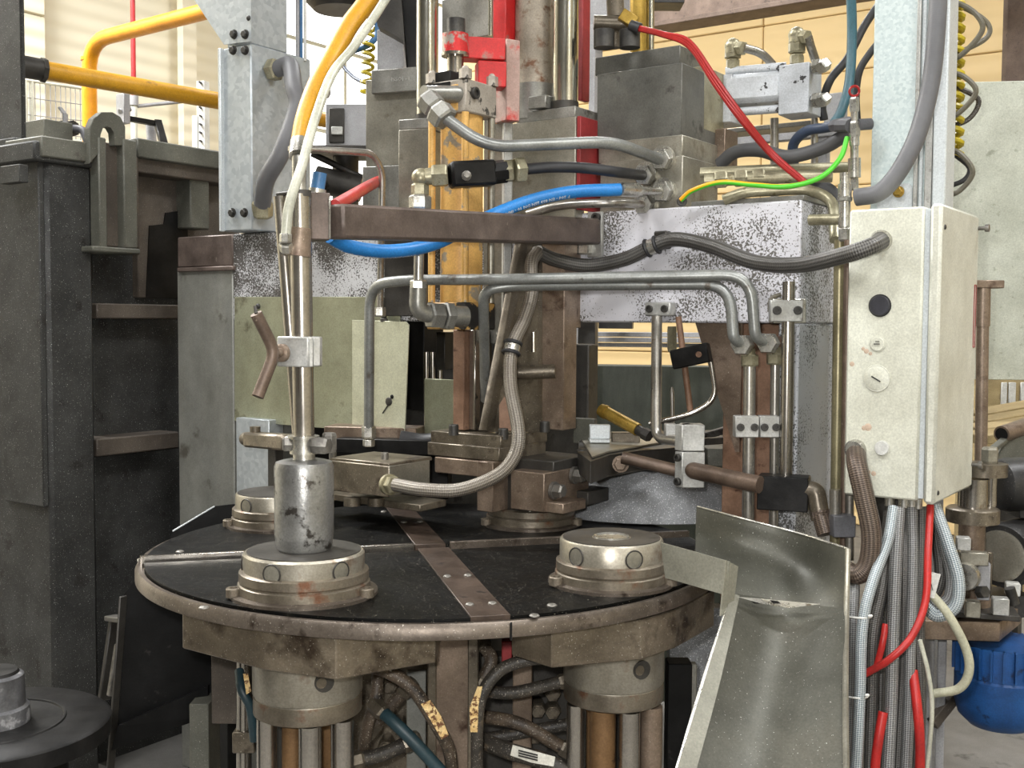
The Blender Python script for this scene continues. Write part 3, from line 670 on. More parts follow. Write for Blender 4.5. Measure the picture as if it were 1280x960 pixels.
# ------------------------------------------------------------------ slide head behind the yellow cylinder
t = T('guide_block', 'tall oily grey steel guide block between window and yellow cylinder', 'block')
m = M(); m.fbox(457, 523, 95, 205, 3.0, .16, 'r', 20); m.out('upper_block', 'steel_plate', t)
m = M(); m.fbox(453, 523, 205, 262, 2.99, .16, 'r', 20); m.out('lower_block', 'steel_cold', t)
m = M(); m.fbox(464, 523, 83, 113, 2.98, .14, 'r', 20); m.out('cap_block', 'steel_cold', t)
m = M(); m.fbox(480, 530, 258, 395, 3.0, .05, 'r', 20); m.out('leg', 'steel_dark', t)
def engrave(text, p, yaw, size, parent, mat):
    u, v = axes(yaw); cu = bpy.data.curves.new('t', 'FONT'); cu.body = text; cu.size = size; cu.resolution_u = 1; cu.extrude = .0006; ob = bpy.data.objects.new('t', cu); COL.objects.link(ob)
    bpy.context.view_layer.update(); dg = bpy.context.evaluated_depsgraph_get(); me = ob.evaluated_get(dg).to_mesh(); m = M()
    vs_ = [m.bm.verts.new(p + u*q.co.x + Z*q.co.y - v*(q.co.z+.0004)) for q in me.vertices]
    for f in me.polygons:
        try: m.bm.faces.new([vs_[i] for i in f.vertices])
        except ValueError: pass
    ob.evaluated_get(dg).to_mesh_clear(); bpy.data.objects.remove(ob); bpy.data.curves.remove(cu); return m.out('stamped_mark', mat, parent)
engrave('ISSOI - I', onp(489, 102, P(523, 98, 2.98), axes(20)[1]), 20, .016, t, 'aluminium')
t = T('front_pad', 'short bright steel pad before the oily guide block', 'pad')
m = M(); m.fbox(498, 536, 160, 262, 2.86, .1, 'r', 20); m.out('pad', 'steel_plate', t)
m = M(); m.fbox(498, 538, 147, 160, 2.86, .12, 'r', 20); m.out('pad_cap', 'steel_cold', t)
t = T('slanted_cover', 'grey sheet cover with dark slanted side above the guide block', 'cover')
m = M(); m.fbox(471, 504, 34, 86, 3.25, .1, 'r', 20); m.out('grey_sheet', 'far_grey', t)
m = M(); m.prism([P(462, -12, 3.1), P(501, -12, 3.1), P(508, 84, 3.1), P(504, 50, 3.1), P(472, 32, 3.1)], (0, .06, 0)); m.out('slanted_side', 'steel_dark', t)
m = M(); m.prism([P(502, -12, 3.12), P(522, -12, 3.12), P(520, 84, 3.12), P(510, 84, 3.12)], (0, .06, 0)); m.out('black_side', 'steel_black', t)
for nm, px, r, Y, yb, mt, lb in (('guide_rod', 534, .0285, 2.9, 150, 'chrome', 'polished chrome guide rod between guide block and red lug'), ('guide_rod', 706, .033, 2.85, 134, 'chrome', 'polished chrome guide rod standing on the steel ram block'), ('ram_cylinder', 668, .051, 2.92, 122, 'column_rusty', 'rust-stained cylinder barrel above the steel ram block')):
    t = T(nm, lb, 'cylinder' if nm[0] == 'r' else 'rod'); p = P(px, yb, Y)
    m = M(); m.cyl(p, V((p.x, p.y, 2.8)), r, seg=32); m.out('rod', mt, t)
    if nm[0] == 'r': m = M(); m.cyl(p-Z*.06, p+Z*.03, r*1.02, seg=32); m.out('end_collar', 'steel_cold', t)
    else: m = M(); m.cyl(p-Z*.02, p+Z*.012, r*1.06, seg=28); m.out('wiper_ring', 'steel_dark', t)
t = T('ram_block', 'grey steel ram block with red painted side under the barrel', 'block')
m = M(); m.fbox(640, 719, 145, 300, 2.79, .045, 'r'); m.out('front_block', 'steel_plate', t)
m = M(); m.fbox(648, 719, 132, 146, 2.79, .12, 'r'); m.out('top_slab', 'steel_cold', t)
m = M(); b = P(719, 200, 2.79); zt_, zb_ = P(719, 145, 2.79).z, P(719, 262, 2.79).z
q = [b+U*.0015+VV*.004, b+U*.012+VV*.004, b+U*.012+VV*.13, b+U*.0015+VV*.13]; m.hull8([V((k.x, k.y, zb_)) for k in q]+[V((k.x, k.y, zt_)) for k in q], .001); m.out('red_side', 'red_dull', t)
m = M(); m.fbox(660, 682, 118, 134, 2.83, .05, 'r'); m.out('collar_step', 'steel_cold', t)
m = M(); m.fbox(658, 719, 300, 410, 2.8, .03, 'r'); m.out('lower_block', 'steel_brown', t)
t = T('red_slide_plate', 'bright red plate behind the rod eye at the top', 'plate')
m = M(); m.fbox(616, 632, -12, 52, 2.88, .05, 'r'); m.out('strip', 'red_paint', t)
m = M(); m.fbox(722, 728, -12, 125, 3.02, .04, 'r'); m.out('dark_red_strip', 'red_dull', t)
m = M(); m.fbox(552, 612, -12, 44, 3.0, .05, 'r'); m.out('grey_plate', 'steel_cold', t)
m = M(); m.cyl(P(613, 45, 2.85), P(613, -12, 2.85), .005); m.out('thin_rod', 'chrome', t)
t = T('rod_eye', 'red painted lug clamped on the top of the yellow cylinder rod', 'lug')
c0 = P(569, 55, 2.66)
m = M(); m.cyl(P(569, 69, 2.66), P(569, 43, 2.66), .031, seg=28); m.out('boss', 'red_worn', t)
m = M(); m.fbox(578, 632, 48, 75, 2.68, .05, 'r', -12); m.out('lug_body', 'red_paint', t)
m = M(); m.fbox(598, 633, 77, 109, 2.68, .05, 'r', -12); m.out('lower_lug', 'red_paint', t)
m = M(); m.fbox(633, 650, 48, 150, 2.7, .06, 'l', -30); m.out('worn_side', 'pink_paint', t)
m = M(); m.cyl(P(570, 44, 2.66), P(570, 24, 2.66), .0215, seg=20); m.out('cap_screw', 'bolt_dark', t)
m = M(); m.cyl(P(569, 68, 2.66), P(569, 92, 2.66), .02, seg=18); m.cyl(P(569, 67, 2.66), P(569, 71, 2.66), .033, seg=24); m.out('rod', 'rod_chrome', t)

# ------------------------------------------------------------------ yellow hydraulic cylinder
t = T('hydraulic_cylinder', 'chipped yellow tie-rod hydraulic cylinder standing upright', 'cylinder')
cp = P(577, 262, 2.66); CX = V((cp.x, cp.y, 0)); zh1, zh0, zl1, zl0 = P(577, 102, 2.62).z, P(577, 143, 2.62).z, P(577, 378, 2.62).z, P(577, 412, 2.62).z
m = M(); m.cyl(CX+Z*zl1, CX+Z*zh0, .05, seg=32); m.out('barrel', 'yellow_cyl', t)
m = M(); m.box(CX+Z*((zh1+zh0)/2), .115, .12, zh1-zh0, YAW, .003); m.out('head_block', 'cyl_head', t)
m = M(); m.box(CX+Z*((zh0+zh1)/2)-U*.022-VV*.0605, .07, .004, zh1-zh0-.006, YAW, .001); m.out('head_patch', 'steel_black', t)
m = M(); m.box(CX+Z*((zh0+zh1)/2-.004)+U*.025-VV*.0605, .02, .004, zh1-zh0-.016, YAW, .001); m.out('paint_patch', 'yellow_cyl', t)
m = M(); m.box(CX+Z*((zl1+zl0)/2), .115, .12, zl1-zl0, YAW, .003); m.out('foot_block', 'cyl_head_worn', t)
m = M(); m.box(CX+Z*(zh1+.012)-U*.03-VV*.02, .075, .07, .024, YAW, .002); m.out('black_cap', 'steel_black', t)
for su in (-1, 1):
    for sv in (-1, 1):
        p = CX + U*su*.049 + VV*sv*.051
        m = M(); m.cyl(p+Z*zl1, p+Z*zh0, .0085, seg=12); m.out('tie_rod', 'yellow_cyl' if su < 0 or sv < 0 else 'steel_plate', t)
        m = M(); m.cyl(p+Z*zh1, p+Z*(zh1+.022), .015, seg=6); m.ball(p+Z*(zh1+.022), .009, 8); m.out('tie_nut', 'cyl_head', t)
bolt('socket', CX+U*.0585+Z*(zh1-.03)-VV*.03, U, .014, .008, t, 'bolt_dark', 'port_plug')
t = T('slide_bar', 'machined grey slide bar standing beside the yellow cylinder', 'bar')
m = M(); m.fbox(604, 632, 120, 430, 2.74, .03, 'r'); m.out('bar', 'steel_cold', t)
m = M(); m.fbox(630, 640, 120, 430, 2.735, .03, 'l', -30); m.out('edge', 'aluminium', t)

# ------------------------------------------------------------------ manifold block and valves on top of the beam
t = T('manifold_block', 'large dark grey hydraulic manifold block sitting on the beam', 'manifold')
m = M(); m.fbox(746, 852, 78, 170, 2.72, .2, 'r'); m.out('upper_block', 'manifold_grey', t)
m = M(); m.fbox(748, 853, 168, 196, 2.71, .2, 'r'); m.out('step_block', 'steel_plate', t)
m = M(); m.fbox(750, 853, 194, 261, 2.7, .2, 'r'); m.out('port_block', 'steel_plate', t)
m = M(); m.fbox(744, 850, 56, 80, 2.8, .12, 'r'); m.out('top_step', 'manifold_grey', t)
m = M(); m.fbox(856, 880, 82, 162, 2.82, .12, 'r'); m.out('side_plate', 'zinc_yellow', t)
m = M(); m.fbox(850, 906, 160, 214, 2.86, .08, 'r'); m.out('side_casting', 'steel_brown', t)
for px in (755, 787): m = M(); m.cyl(P(px, 60, 2.8), P(px, 38, 2.8), .026, seg=20); m.out('cap_screw', 'bolt_dark', t)
MAN = P(853, 230, 2.7)
def on_man(px, py, off=0.): return onp(px, py, MAN - VV*off, VV)
t = T('top_fitting', 'dirty brass pipe elbow where red cables leave the manifold top', 'fitting')
m = M(); m.cyl(P(742, 28, 2.84), P(788, 30, 2.84), .018); m.cyl(P(768, 60, 2.86), P(768, 20, 2.86), .016); m.cyl(P(770, 22, 2.86), P(768, -15, 2.86), .022); m.out('elbow', 'steel_oily', t)
m = M(); m.bar(P(776, 18, 2.82), P(794, 30, 2.82), .03, .03); m.out('brass_clip', 'brass', t)
m = M(); p = P(798, 0, 2.95); m.cyl(P(798, 76, 2.95), P(798, -15, 2.95), .022); m.out('brass_pipe', 'brass', t)
m = M(); m.cyl(P(813, 76, 2.95), P(813, -15, 2.95), .01); m.out('chrome_rod', 'chrome', t)
t = T('far_cover', 'pale blue-grey sheet cover behind the manifold cap screws', 'cover')
m = M(); m.fbox(730, 778, -20, 32, 3.4, .08, 'r'); m.out('sheet', 'far_grey', t)
m = M(); m.fbox(735, 742, 30, 330, 3.42, .05, 'r'); m.out('stay', 'far_grey', t)
m = M(); m.fbox(806, 856, -40, 3, 4.4, .12, 'l', 0); tag(m.out('overhead_motor', 'dark_motor'), 'black overhead motor housing above the red cables', 'motor')
t = T('valve_unit', 'pale blue-grey double valve unit with chipped paint behind the beam', 'valve')
m = M(); m.fbox(878, 914, 92, 152, 2.9, .09, 'r'); m.out('end_block', 'valve_paint', t)
m = M(); m.fbox(973, 1011, 77, 140, 2.82, .09, 'r'); m.out('front_block', 'valve_paint', t)
a, b = P(905, 116, 2.95), P(980, 110, 2.9)
m = M(); m.bar(a, b, .09, .075, .012); m.out('spool_body', 'valve_paint', t)
for dz, dy in ((.05, -.02), (-.055, -.02)): m = M(); m.cyl(a+Z*dz+V((0, dy, 0)), b+Z*dz+V((0, dy, 0)), .011); m.out('tie_rod', 'valve_paint', t)
m = M(); m.fbox(876, 1016, 150, 156, 2.92, .08, 'r'); m.out('base_rail', 'steel_cold', t)
for px, Y in ((968, 2.95), (1018, 2.92)): m = M(); m.cyl(P(px, 148, Y), P(px, 290, Y), .011 if px < 1000 else .009); m.out('leg', 'tube_steel', t)
for (x, y0, y1, Y, ex, ey) in ((916, 88, 52, 2.93, 972, 88), (996, 82, 38, 2.87, 1022, 84)):
    m = M(); m.hexn(P(x, y0, Y), P(x, y0-14, Y), .018); m.hexn(P(x, y0-15, Y), P(x, y1+14, Y), .022); m.cyl(P(x, y1+15, Y), P(x, y1+4, Y), .02); m.ball(P(x, y1+6, Y), .021); m.out('elbow_fitting', 'zinc_yellow', t)
    m = M(); k = P(x+14, y1+8, Y-.03); m.hexn(P(x+3, y1+9, Y), k, .018); m.out('nut', 'zinc_yellow', t)
    m = M(); m.pipe([k, P((x*.35+ex*.65), (y1+12)*.55+ey*.35, Y-.02), P(ex, ey, Y+.02), P(ex, ey+6, Y+.02)], .011, .03); m.out('pipe', 'tube_steel', t)
for x, y in ((1020, 88), (1020, 130)):
    m = M(); q = P(x-4, y-4, 2.83); m.hexn(q, q+U*.024, .019); m.cyl(q, q+U*.036, .013); m.hexn(q+U*.036-VV*.002+Z*.004, q+U*.03-VV*.03-Z*.012, .016); m.out('port_nut', 'zinc', t)

# ------------------------------------------------------------------ rotary table
TC = P(540, 684, 2.42); ZTAB = TC.z; RT = .615
def tab(px, py, dz=0.): return PZ(px, py, ZTAB+dz)
t = T('rotary_table', 'round indexing table with black mats, steel rim and cross strips', 'table')
m = M(); m.lathe(V((TC.x, TC.y, ZTAB-.035)), [(RT-.012, 0), (RT, .004), (RT, .022), (RT-.006, .03), (RT-.014, .03), (RT-.016, .024), (.05, .024)], 128); m.out('rim_disc', 'rim_steel', t)
ANG = math.atan2((tab(612, 770)-TC).y, (tab(612, 770)-TC).x)   # direction of the cross strip towards the viewer
ANX = math.atan2((tab(200, 700)-TC).y, (tab(200, 700)-TC).x)   # direction of the ridge to the left
def sector(a0, a1, r0, r1, z0, z1, n=18, gap=.022):
    A = []
    for k in range(n+1):
        a = a0+(a1-a0)*k/n; A.append(V((TC.x+r1*math.cos(a), TC.y+r1*math.sin(a), z0)))
    mid = (a0+a1)/2; half = abs(a1-a0)/2; off = gap/math.sin(half)
    c = V((TC.x+off*math.cos(mid), TC.y+off*math.sin(mid), z0))
    m = M(); m.prism(A+[c], Z*(z1-z0)); return m
def wrap(a): return a % (2*math.pi)
an = [ANX, ANG, ANX+math.pi, ANG+math.pi]; an = sorted(wrap(a) for a in an)
for i in range(4):
    a0 = an[i]; a1 = an[(i+1) % 4] + (2*math.pi if i == 3 else 0)
    g = .035
    sector(a0+g, a1-g, .05, RT-.018, ZTAB-.0112, ZTAB, gap=.03).out('mat_segment', 'black_mat', t)
for a in (ANG, ANG+math.pi):
    d = V((math.cos(a), math.sin(a), 0)); m = M(); m.bar(TC+d*.02-Z*.004, TC+d*(RT-.018)-Z*.004, .068, .014, .001); o = m.out('cover_strip', 'strip_brown', t)
    for k in (.3, .52):
        for s_ in (-1, 1): bolt('dome', TC+d*k+d.cross(Z)*s_*.02+Z*.003, Z, .008, .004, o, 'bolt_steel')
for a in (ANX, ANX+math.pi):
    d = V((math.cos(a), math.sin(a), 0)); m = M(); m.bar(TC+d*.04+Z*.002, TC+d*(RT-.01)+Z*.002, .012, .018, .001); m.out('ridge_bar', 'rod_chrome' if a == ANX else 'rim_steel', t)
for x, y in ((255, 760), (455, 745), (668, 770), (690, 757), (700, 655), (520, 655), (225, 690), (480, 640)): bolt('dome', tab(x, y), Z, .009, .004, t, 'bolt_steel')
m = M(); a = ANG+.05; d = V((math.cos(a), math.sin(a), 0)); m.bar(TC+d*(RT+.0005)-Z*.036, TC+d*(RT+.0005)-Z*.005, .004, .002); m.out('rim_joint', 'steel_black', t)
# square lower plates bolted under the rim, one at each spindle
ZL = ZTAB - .037; HL = .072
def lower_plate(pts, label):
    m = M(); m.prism([PZ(x, y, ZL) for x, y in pts], -Z*HL, .002); tag(m.out('station_plate', 'lower_plate', ang=8), label, 'plate', 'thick plates under the table stations')
lower_plate([(228, 762), (330, 786), (420, 797), (480, 787), (545, 778), (560, 720), (480, 715), (230, 715)], 'thick oily plate under the table below the steel mandrel')
lower_plate([(640, 770), (690, 784), (803, 775), (845, 762), (893, 738), (880, 712), (690, 714), (640, 730)], 'thick oily plate under the table below the bored chuck')
# chucks
def chuck(px, Y, r, h, label, bore=False, mx=0):
    p = P(px, 600, Y); c = V((p.x, p.y, ZTAB)); t = T('chuck', label, 'chuck', 'chucks on the rotary table')
    m = M(); m.lathe(c, [(r*1.22, 0), (r*1.22, .006), (r*1.1, .008)], 48); m.out('base_flange', 'rim_steel', t)
    m = M(); m.lathe(c+Z*.006, [(r*1.1, 0), (r*1.09, .016), (r*1.06, .018), (r*1.06, .0205), (r*1.075, .0225), (r*1.07, .037), (r*1.03, .04)], 48); m.out('lower_ring', 'chuck_ring', t)
    prof = [(r, .042), (r, h-.004), (r*.97, h), (r*.35, h)] + ([(r*.28, h-.02), (r*.1, h-.02)] if bore else [])
    m = M(); m.lathe(c, prof, 48); b = m.out('body', 'chuck_steel', t)
    m = M(); m.lathe(c, [(r*.94, h-.001), (r*.94, h+.0015), (r*.42, h+.0015)] + ([(r*.36, h-.0005)] if bore else []), 48); m.out('top_face', 'steel_dark', t)
    if bore: m = M(); m.lathe(c, [(r*.345, h), (r*.345, h+.003), (r*.29, h+.0005), (r*.27, h-.018), (r*.2, h-.019)], 32); m.out('bore_ring', 'zinc', t)
    for k in range(3):
        a = -math.pi/2 + mx + (k-1)*1.15; d = V((math.cos(a), math.sin(a), 0)); q = c+d*(r-.006)+Z*(h*.72)
        m = M(); m.lathe(q, [(.0165, 0), (.0165, .0066), (.015, .007), (.004, .0072)], 16, d); sh = m.out('socket_hole', 'steel_plate', t); m = M(); m.torus(q+d*.0066, d, .0165, .0016, 18, 6); m.out('hole_rim', 'steel_dark', sh)
        e = c+d*(r*1.16)
    for a in (-2.75, -.35): d = V((math.cos(a), math.sin(a), 0)); bolt('socket', c+d*r*1.16+Z*.004, Z, .014, .016, t, 'chuck_ring')
    return c
S1 = chuck(380, 2.0, .108, .078, 'rusty ringed chuck carrying the upright steel mandrel', mx=-.35)
S2 = chuck(765, 2.1, .0975, .086, 'rust-flecked chuck with an open bore in its top', True, mx=.35)
S3 = chuck(347, 2.68, .1, .08, 'chuck with a yellowish side behind the mandrel', mx=-.6)
S4 = chuck(664, 2.72, .1, .045, 'low chuck under the brown tool stack')
# mandrel with joint and twin tubes of the loading arm
t = T('mandrel', 'scuffed steel cylinder standing on the ringed chuck', 'mandrel'); c = S1+Z*.08
m = M(); m.lathe(c, [(.046, 0), (.05, .006), (.053, .03), (.053, .15), (.05, .158), (.04, .161), (.03, .163)], 48); m.out('body', 'mandrel_steel', t)
m = M(); m.cyl(c+Z*.161, c+Z*.175, .02); m.cyl(c+Z*.173, c+Z*.181, .026); m.cyl(c+Z*.181, c+Z*.2, .0245); m.cyl(c+Z*.2, c+Z*.205, .028); m.out('joint', 'zinc', t)
m = M(); m.hexn(c+Z*.19+V((.02, -.02, 0)), c+Z*.19+V((.05, -.03, .0)), .016); m.out('side_screw', 'bolt_steel', t)
m = M(); m.hexn(c+Z*.175+V((.045, .005, 0)), c+Z*.21+V((.045, .005, 0)), .013); m.out('side_screw', 'bolt_steel', t)
m = M(); m.hexn(c+Z*.19+V((-.02, -.005, 0)), c+Z*.19+V((-.036, -.01, 0)), .013); m.out('side_screw', 'bolt_steel', t)
JT = c+Z*.2
t = T('twin_tubes', 'pair of leaning steel tubes rising from the mandrel joint', 'tubes')
m = M(); m.cyl(JT+V((-.014, .028, .0)), P(350, 246, 2.05), .0125, seg=18); m.out('thin_tube', 'rod_chrome', t)
m = M(); m.cyl(JT, P(375, 243, 2.0), .019, seg=22); m.out('thick_tube', 'rod_chrome', t)
m = M(); m.cyl(P(347, 243, 2.06), P(373, 240, 2.03), .004); m.cyl(P(376, 246, 2.0), P(376, 238, 2.0), .0185, seg=18); m.out('top_cap', 'steel_dark', t)
m = M(); m.cyl(P(373, 320, 1.985), P(376, 285, 1.985), .022, .019); m.hexn(P(352, 308, 1.99), P(376, 310, 1.985), .0125); m.out('rusty_sleeve', 'steel_brown', t)
t = T('clamp_block', 'light aluminium clamp block gripping the leaning tubes', 'clamp')
m = M(); m.fbox(346, 385, 421, 459, 1.955, .055, 'r', 18); m.out('front_jaw', 'aluminium', t)
m = M(); m.fbox(386, 392, 421, 459, 1.957, .06, 'l', -25); m.fbox(391, 401, 421, 458, 1.97, .05, 'l', -25); m.out('side_jaw', 'aluminium', t)
m = M(); q = P(354, 441, 1.965); m.lathe(q, [(.016, 0), (.016, .008), (.01, .012)], 18, (-.5, -.85, 0)); m.out('lever_boss', 'steel_brown', t)
t = T('clamp_lever', 'bent brown tommy bar handle on the aluminium clamp', 'lever')
m = M(); m.pipe([P(320, 392, 1.91), P(344, 440, 1.935), P(322, 496, 1.91)], .0105, .022, 14); m.out('bar', 'tube_brown', t)
m = M(); m.cyl(P(344, 440, 1.935), P(354, 441, 1.965), .008); m.out('stem', 'steel_brown', t)
m = M(); m.cyl(P(320, 392, 1.91), P(319, 383, 1.915), .003); m.out('pin', 'steel_dark', t)
# square arm carrying them
t = T('swing_arm', 'brown square tube arm reaching from the beam to the leaning tubes', 'arm')
a, b = P(414, 277, 2.06), P(738, 290, 2.755)
m = M(); m.bar(a, b, .062, .062, .005); m.out('square_tube', 'bracket_brown', t)
m = M(); m.fbox(386, 413, 241, 300, 2.05, .06, 'r', -20); m.out('end_bracket', 'bracket_brown', t)
m = M(); m.fbox(411, 414, 246, 299, 2.045, .06, 'r', -20); m.out('weld_plate', 'zinc', t)
m = M(); bslab(m, 733, 752, P(740, 265, 2.79).z, P(740, 322, 2.79).z, .012, .012); o = m.out('mount_plate', 'aluminium', t)
bolt('socket', BP(746, 272, .012), -VV, .012, .01, o, 'bolt_dark')
m = M(); bslab(m, 712, 735, P(730, 278, 2.79).z, P(730, 318, 2.79).z, .03, .03); m.out('mount_block', 'zinc', t)
# spindle housings and rods below the plates
def lower_spindle(cx, label, rods, r=.1):
    z1 = ZL-HL; t = T('spindle_housing', label, 'spindle', 'spindle housings under the table'); c = V((cx.x, cx.y, z1-.118))
    m = M(); m.lathe(c, [(r*.9, 0), (r*.985, .008), (r*.985, .03), (r*.97, .036), (r, .04), (r, .118)], 48); m.out('housing', 'chuck_steel', t)
    m = M(); m.lathe(c, [(r*.9, -.001), (r*.99, .004), (r*.992, .032), (r*.985, .035)], 48); m.out('lower_band', 'chuck_ring', t)
    for a in (-1.1, 2.4):
        d = V((math.cos(a), math.sin(a), 0)); q = c+d*(r-.004)+Z*.082; s_ = d.cross(Z)
        m = M(); m.cyl(q-d*.02+s_*.0, q+d*.0065, .0175, seg=20); o = m.out('key_slot', 'steel_dark', t)
        m = M(); m.cyl(q+s_*.006, q+d*.0075+s_*.006, .0095, seg=14); m.out('slot_screw', 'steel_oily', o)
    for a, rr, rad, mt in rods:
        d = V((math.cos(a), math.sin(a), 0)); q = c+d*rr
        m = M(); m.cyl(q, V((q.x, q.y, .3)), rad, seg=20); m.out('rod', mt, t)
    return c
lower_spindle(S1+V((0, .03, 0)), 'spindle housing with chrome rods below the mandrel chuck', [(-2.62, .078, .0185, 'rod_chrome'), (-1.95, .05, .02, 'bronze'), (-1.35, .075, .021, 'rod_chrome'), (-.55, .082, .021, 'rod_chrome'), (1.2, .07, .02, 'bronze'), (2.4, .07, .02, 'steel_dark')])
lower_spindle(S2+V((.008, .01, 0)), 'spindle housing with bronze rods below the bored chuck', [(-2.7, .08, .0185, 'rod_chrome'), (-1.95, .066, .024, 'bronze'), (-1.25, .075, .02, 'rod_chrome'), (-.55, .08, .021, 'steel_brown'), (1.2, .07, .02, 'steel_dark'), (2.4, .07, .02, 'bronze')], .096)
t = T('pedestal', 'dark round pedestal on a black base under the indexing table', 'pedestal')
m = M(); m.cyl(V((TC.x, TC.y+.1, .3)), V((TC.x, TC.y+.1, ZTAB-.035)), .17, seg=32); m.out('drum', 'steel_dark', t)
m = M(); m.lathe(V((TC.x, TC.y, 0)), [(.2, 0), (.2, .28), (.19, .3), (.15, .3)], 48); m.out('foot', 'black_paint', t)
# centre column under the table with dirty hoses
t = T('wiring_column', 'dark brown steel channel under the middle of the table', 'column')
m = M(); m.fbox(536, 592, 790, 1250, 2.1, .03, 'l', 0); m.out('web', 'steel_brown', t)
for x0, x1 in ((534, 545), (584, 597)): m = M(); m.fbox(x0, x1, 791, 1250, 2.09, .05, 'l', 0); m.out('flange', 'steel_oily', t)
m = M(); m.fbox(640, 664, 785, 1250, 2.2, .03, 'l', 0); m.out('side_rail', 'steel_brown', t)
m = M(); m.fbox(508, 532, 838, 1250, 2.2, .01, 'l', 0); m.out('grey_strip', 'post_paint', t)
m = M(); m.fbox(505, 533, 802, 812, 2.19, .03, 'l', 0); m.fbox(627, 640, 802, 830, 2.21, .03, 'l', 0); m.out('red_patch', 'red_dull', t)
def hose_thing(name, label, pts, r, mat, cat='hose', ends=None, group=None, n=8, seg=12, emat='zinc_yellow', er=1.35, el=.03):
    t = T(name, label, cat, group); m = M(); pts = [P(*q) for q in pts]; m.hose(pts, r, n, seg); m.out('hose', mat, t)
    if ends is None: ends = (0, 1)
    if 0 in ends: d = (pts[0]-pts[1]).normalized(); m = M(); m.hexn(pts[0]-d*el*.2, pts[0]+d*el, r*er); m.out('end_fitting', emat, t)
    if 1 in ends: d = (pts[-1]-pts[-2]).normalized(); m = M(); m.hexn(pts[-1]-d*el*.2, pts[-1]+d*el, r*er); m.out('end_fitting', emat, t)
    return t
t1 = hose_thing('oil_hose', 'dirty brown hose with an orange label sleeve under the table', [(452, 832, 2.08), (480, 838, 2.05), (515, 860, 2.04), (545, 905, 2.04), (562, 940, 2.06), (566, 985, 2.1)], .0125, 'dirty_hose', ends=(0,), emat='steel_rust')
m = M(); m.sheet([[P(526, 880, 2.02), P(538, 875, 2.02)], [P(540, 903, 2.018), P(552, 896, 2.018)], [P(552, 924, 2.02), P(561, 919, 2.02)]], .002); m.out('label_sleeve', 'label_orange', t1)
t1 = hose_thing('oil_hose', 'black hose with bent orange label hanging beside the brown channel', [(684, 822, 2.03), (655, 826, 2.03), (625, 838, 2.03), (604, 865, 2.02), (597, 900, 2.02), (596, 985, 2.05)], .0115, 'rubber_dust', ends=(0,), emat='zinc')
m = M(); m.sheet([[P(597, 858, 2.0), P(603, 858, 2.0)], [P(587, 884, 2.0), P(598, 882, 2.0)], [P(588, 915, 2.005), P(597, 915, 2.005)]], .002); m.out('label_sleeve', 'label_orange', t1)
t1 = hose_thing('oil_hose', 'grey hose with a white paper label beside the bronze rods', [(600, 925, 2.15), (640, 940, 2.1), (690, 955, 2.08), (735, 985, 2.08)], .016, 'rubber_dust', ends=())
m = M(); m.sheet([[P(641, 931, 2.04), P(638, 944, 2.04)], [P(668, 939, 2.035), P(664, 953, 2.035)], [P(694, 946, 2.04), P(692, 958, 2.04)]], .002); o = m.out('paper_label', 'paper_label', t1)
for k in range(3): m = M(); m.bar(P(648, 938+k*3.2, 2.033), P(672, 944+k*3.2, 2.03), .0006, .0012); m.out('print_line', 'print_dark', o)
hose_thing('coolant_hose', 'faded blue hose crossing in front of the brown channel', [(478, 890, 2.1), (495, 905, 2.08), (520, 930, 2.07), (552, 965, 2.07)], .0125, 'dark_teal', ends=(0,), emat='steel_oily')
hose_thing('coolant_hose', 'thin blue hose beside the chrome rods of the mandrel spindle', [(299, 838, 2.15), (302, 862, 2.12), (313, 885, 2.12), (318, 925, 2.14)], .009, 'dark_teal', ends=())
m = M(); m.sheet([[P(304, 842, 2.1), P(310, 842, 2.1)], [P(308, 868, 2.1), P(314, 864, 2.1)]], .002); tag(m.out('label_sleeve', 'label_orange'), 'small orange label tied beside the mandrel spindle rods', 'label')
for i, (pts, r, lb) in enumerate((
    ([(472, 838, 2.14), (470, 870, 2.12), (458, 915, 2.12), (452, 970, 2.14)], .012, 'dusty hose dropping beside the mandrel spindle housing'),
    ([(596, 862, 2.12), (640, 866, 2.1), (702, 852, 2.12)], .012, 'swarf-covered hose running level to the bored chuck spindle'),
    ([(600, 895, 2.15), (650, 905, 2.12), (704, 935, 2.12)], .013, 'muddy hose sagging towards the bored chuck spindle rods'),
    ([(450, 950, 2.1), (480, 942, 2.12), (507, 930, 2.14)], .014, 'short muddy hose low beside the chrome rods'),
    ([(470, 905, 2.16), (490, 880, 2.16), (505, 865, 2.16)], .013, 'muddy elbow hose behind the faded blue hose'),
    ([(598, 925, 2.17), (640, 918, 2.17), (712, 905, 2.17)], .012, 'dark muddy hose behind the white labelled hose'),
    ([(606, 808, 2.16), (614, 825, 2.14), (604, 850, 2.13)], .013, 'short black hose curling under the table rim'))):
    hose_thing('dusty_hose', lb, pts, r, 'dirty_hose' if i % 2 == 0 else 'rubber_dust', ends=(0, 1), emat='steel_oily', er=1.25)
t = T('small_manifold', 'dark row of pipe unions behind the dusty hoses', 'manifold')
m = M(); m.fbox(600, 720, 820, 1120, 2.3, .04, 'l', 0); m.out('plate', 'steel_dark', t)
m = M(); m.fbox(430, 535, 815, 1120, 2.3, .04, 'l', 0); m.out('plate', 'steel_oily', t)
for x, y in ((672, 880), (690, 882), (668, 912), (676, 808), (690, 860), (490, 850), (485, 925), (500, 900)):
    q = P(x, y, 2.3); m = M(); m.hexn(q, q+V((0, -.045, 0)), .017); m.cyl(q+V((0, -.05, 0)), q, .011); m.out('union', 'steel_oily', t)
t = T('stepped_bracket', 'dark stepped steel bracket between black guard and chrome rods', 'bracket')
m = M(); m.fbox(264, 315, 800, 905, 2.45, .06, 'l', 0); m.out('plate', 'frame_brown', t)
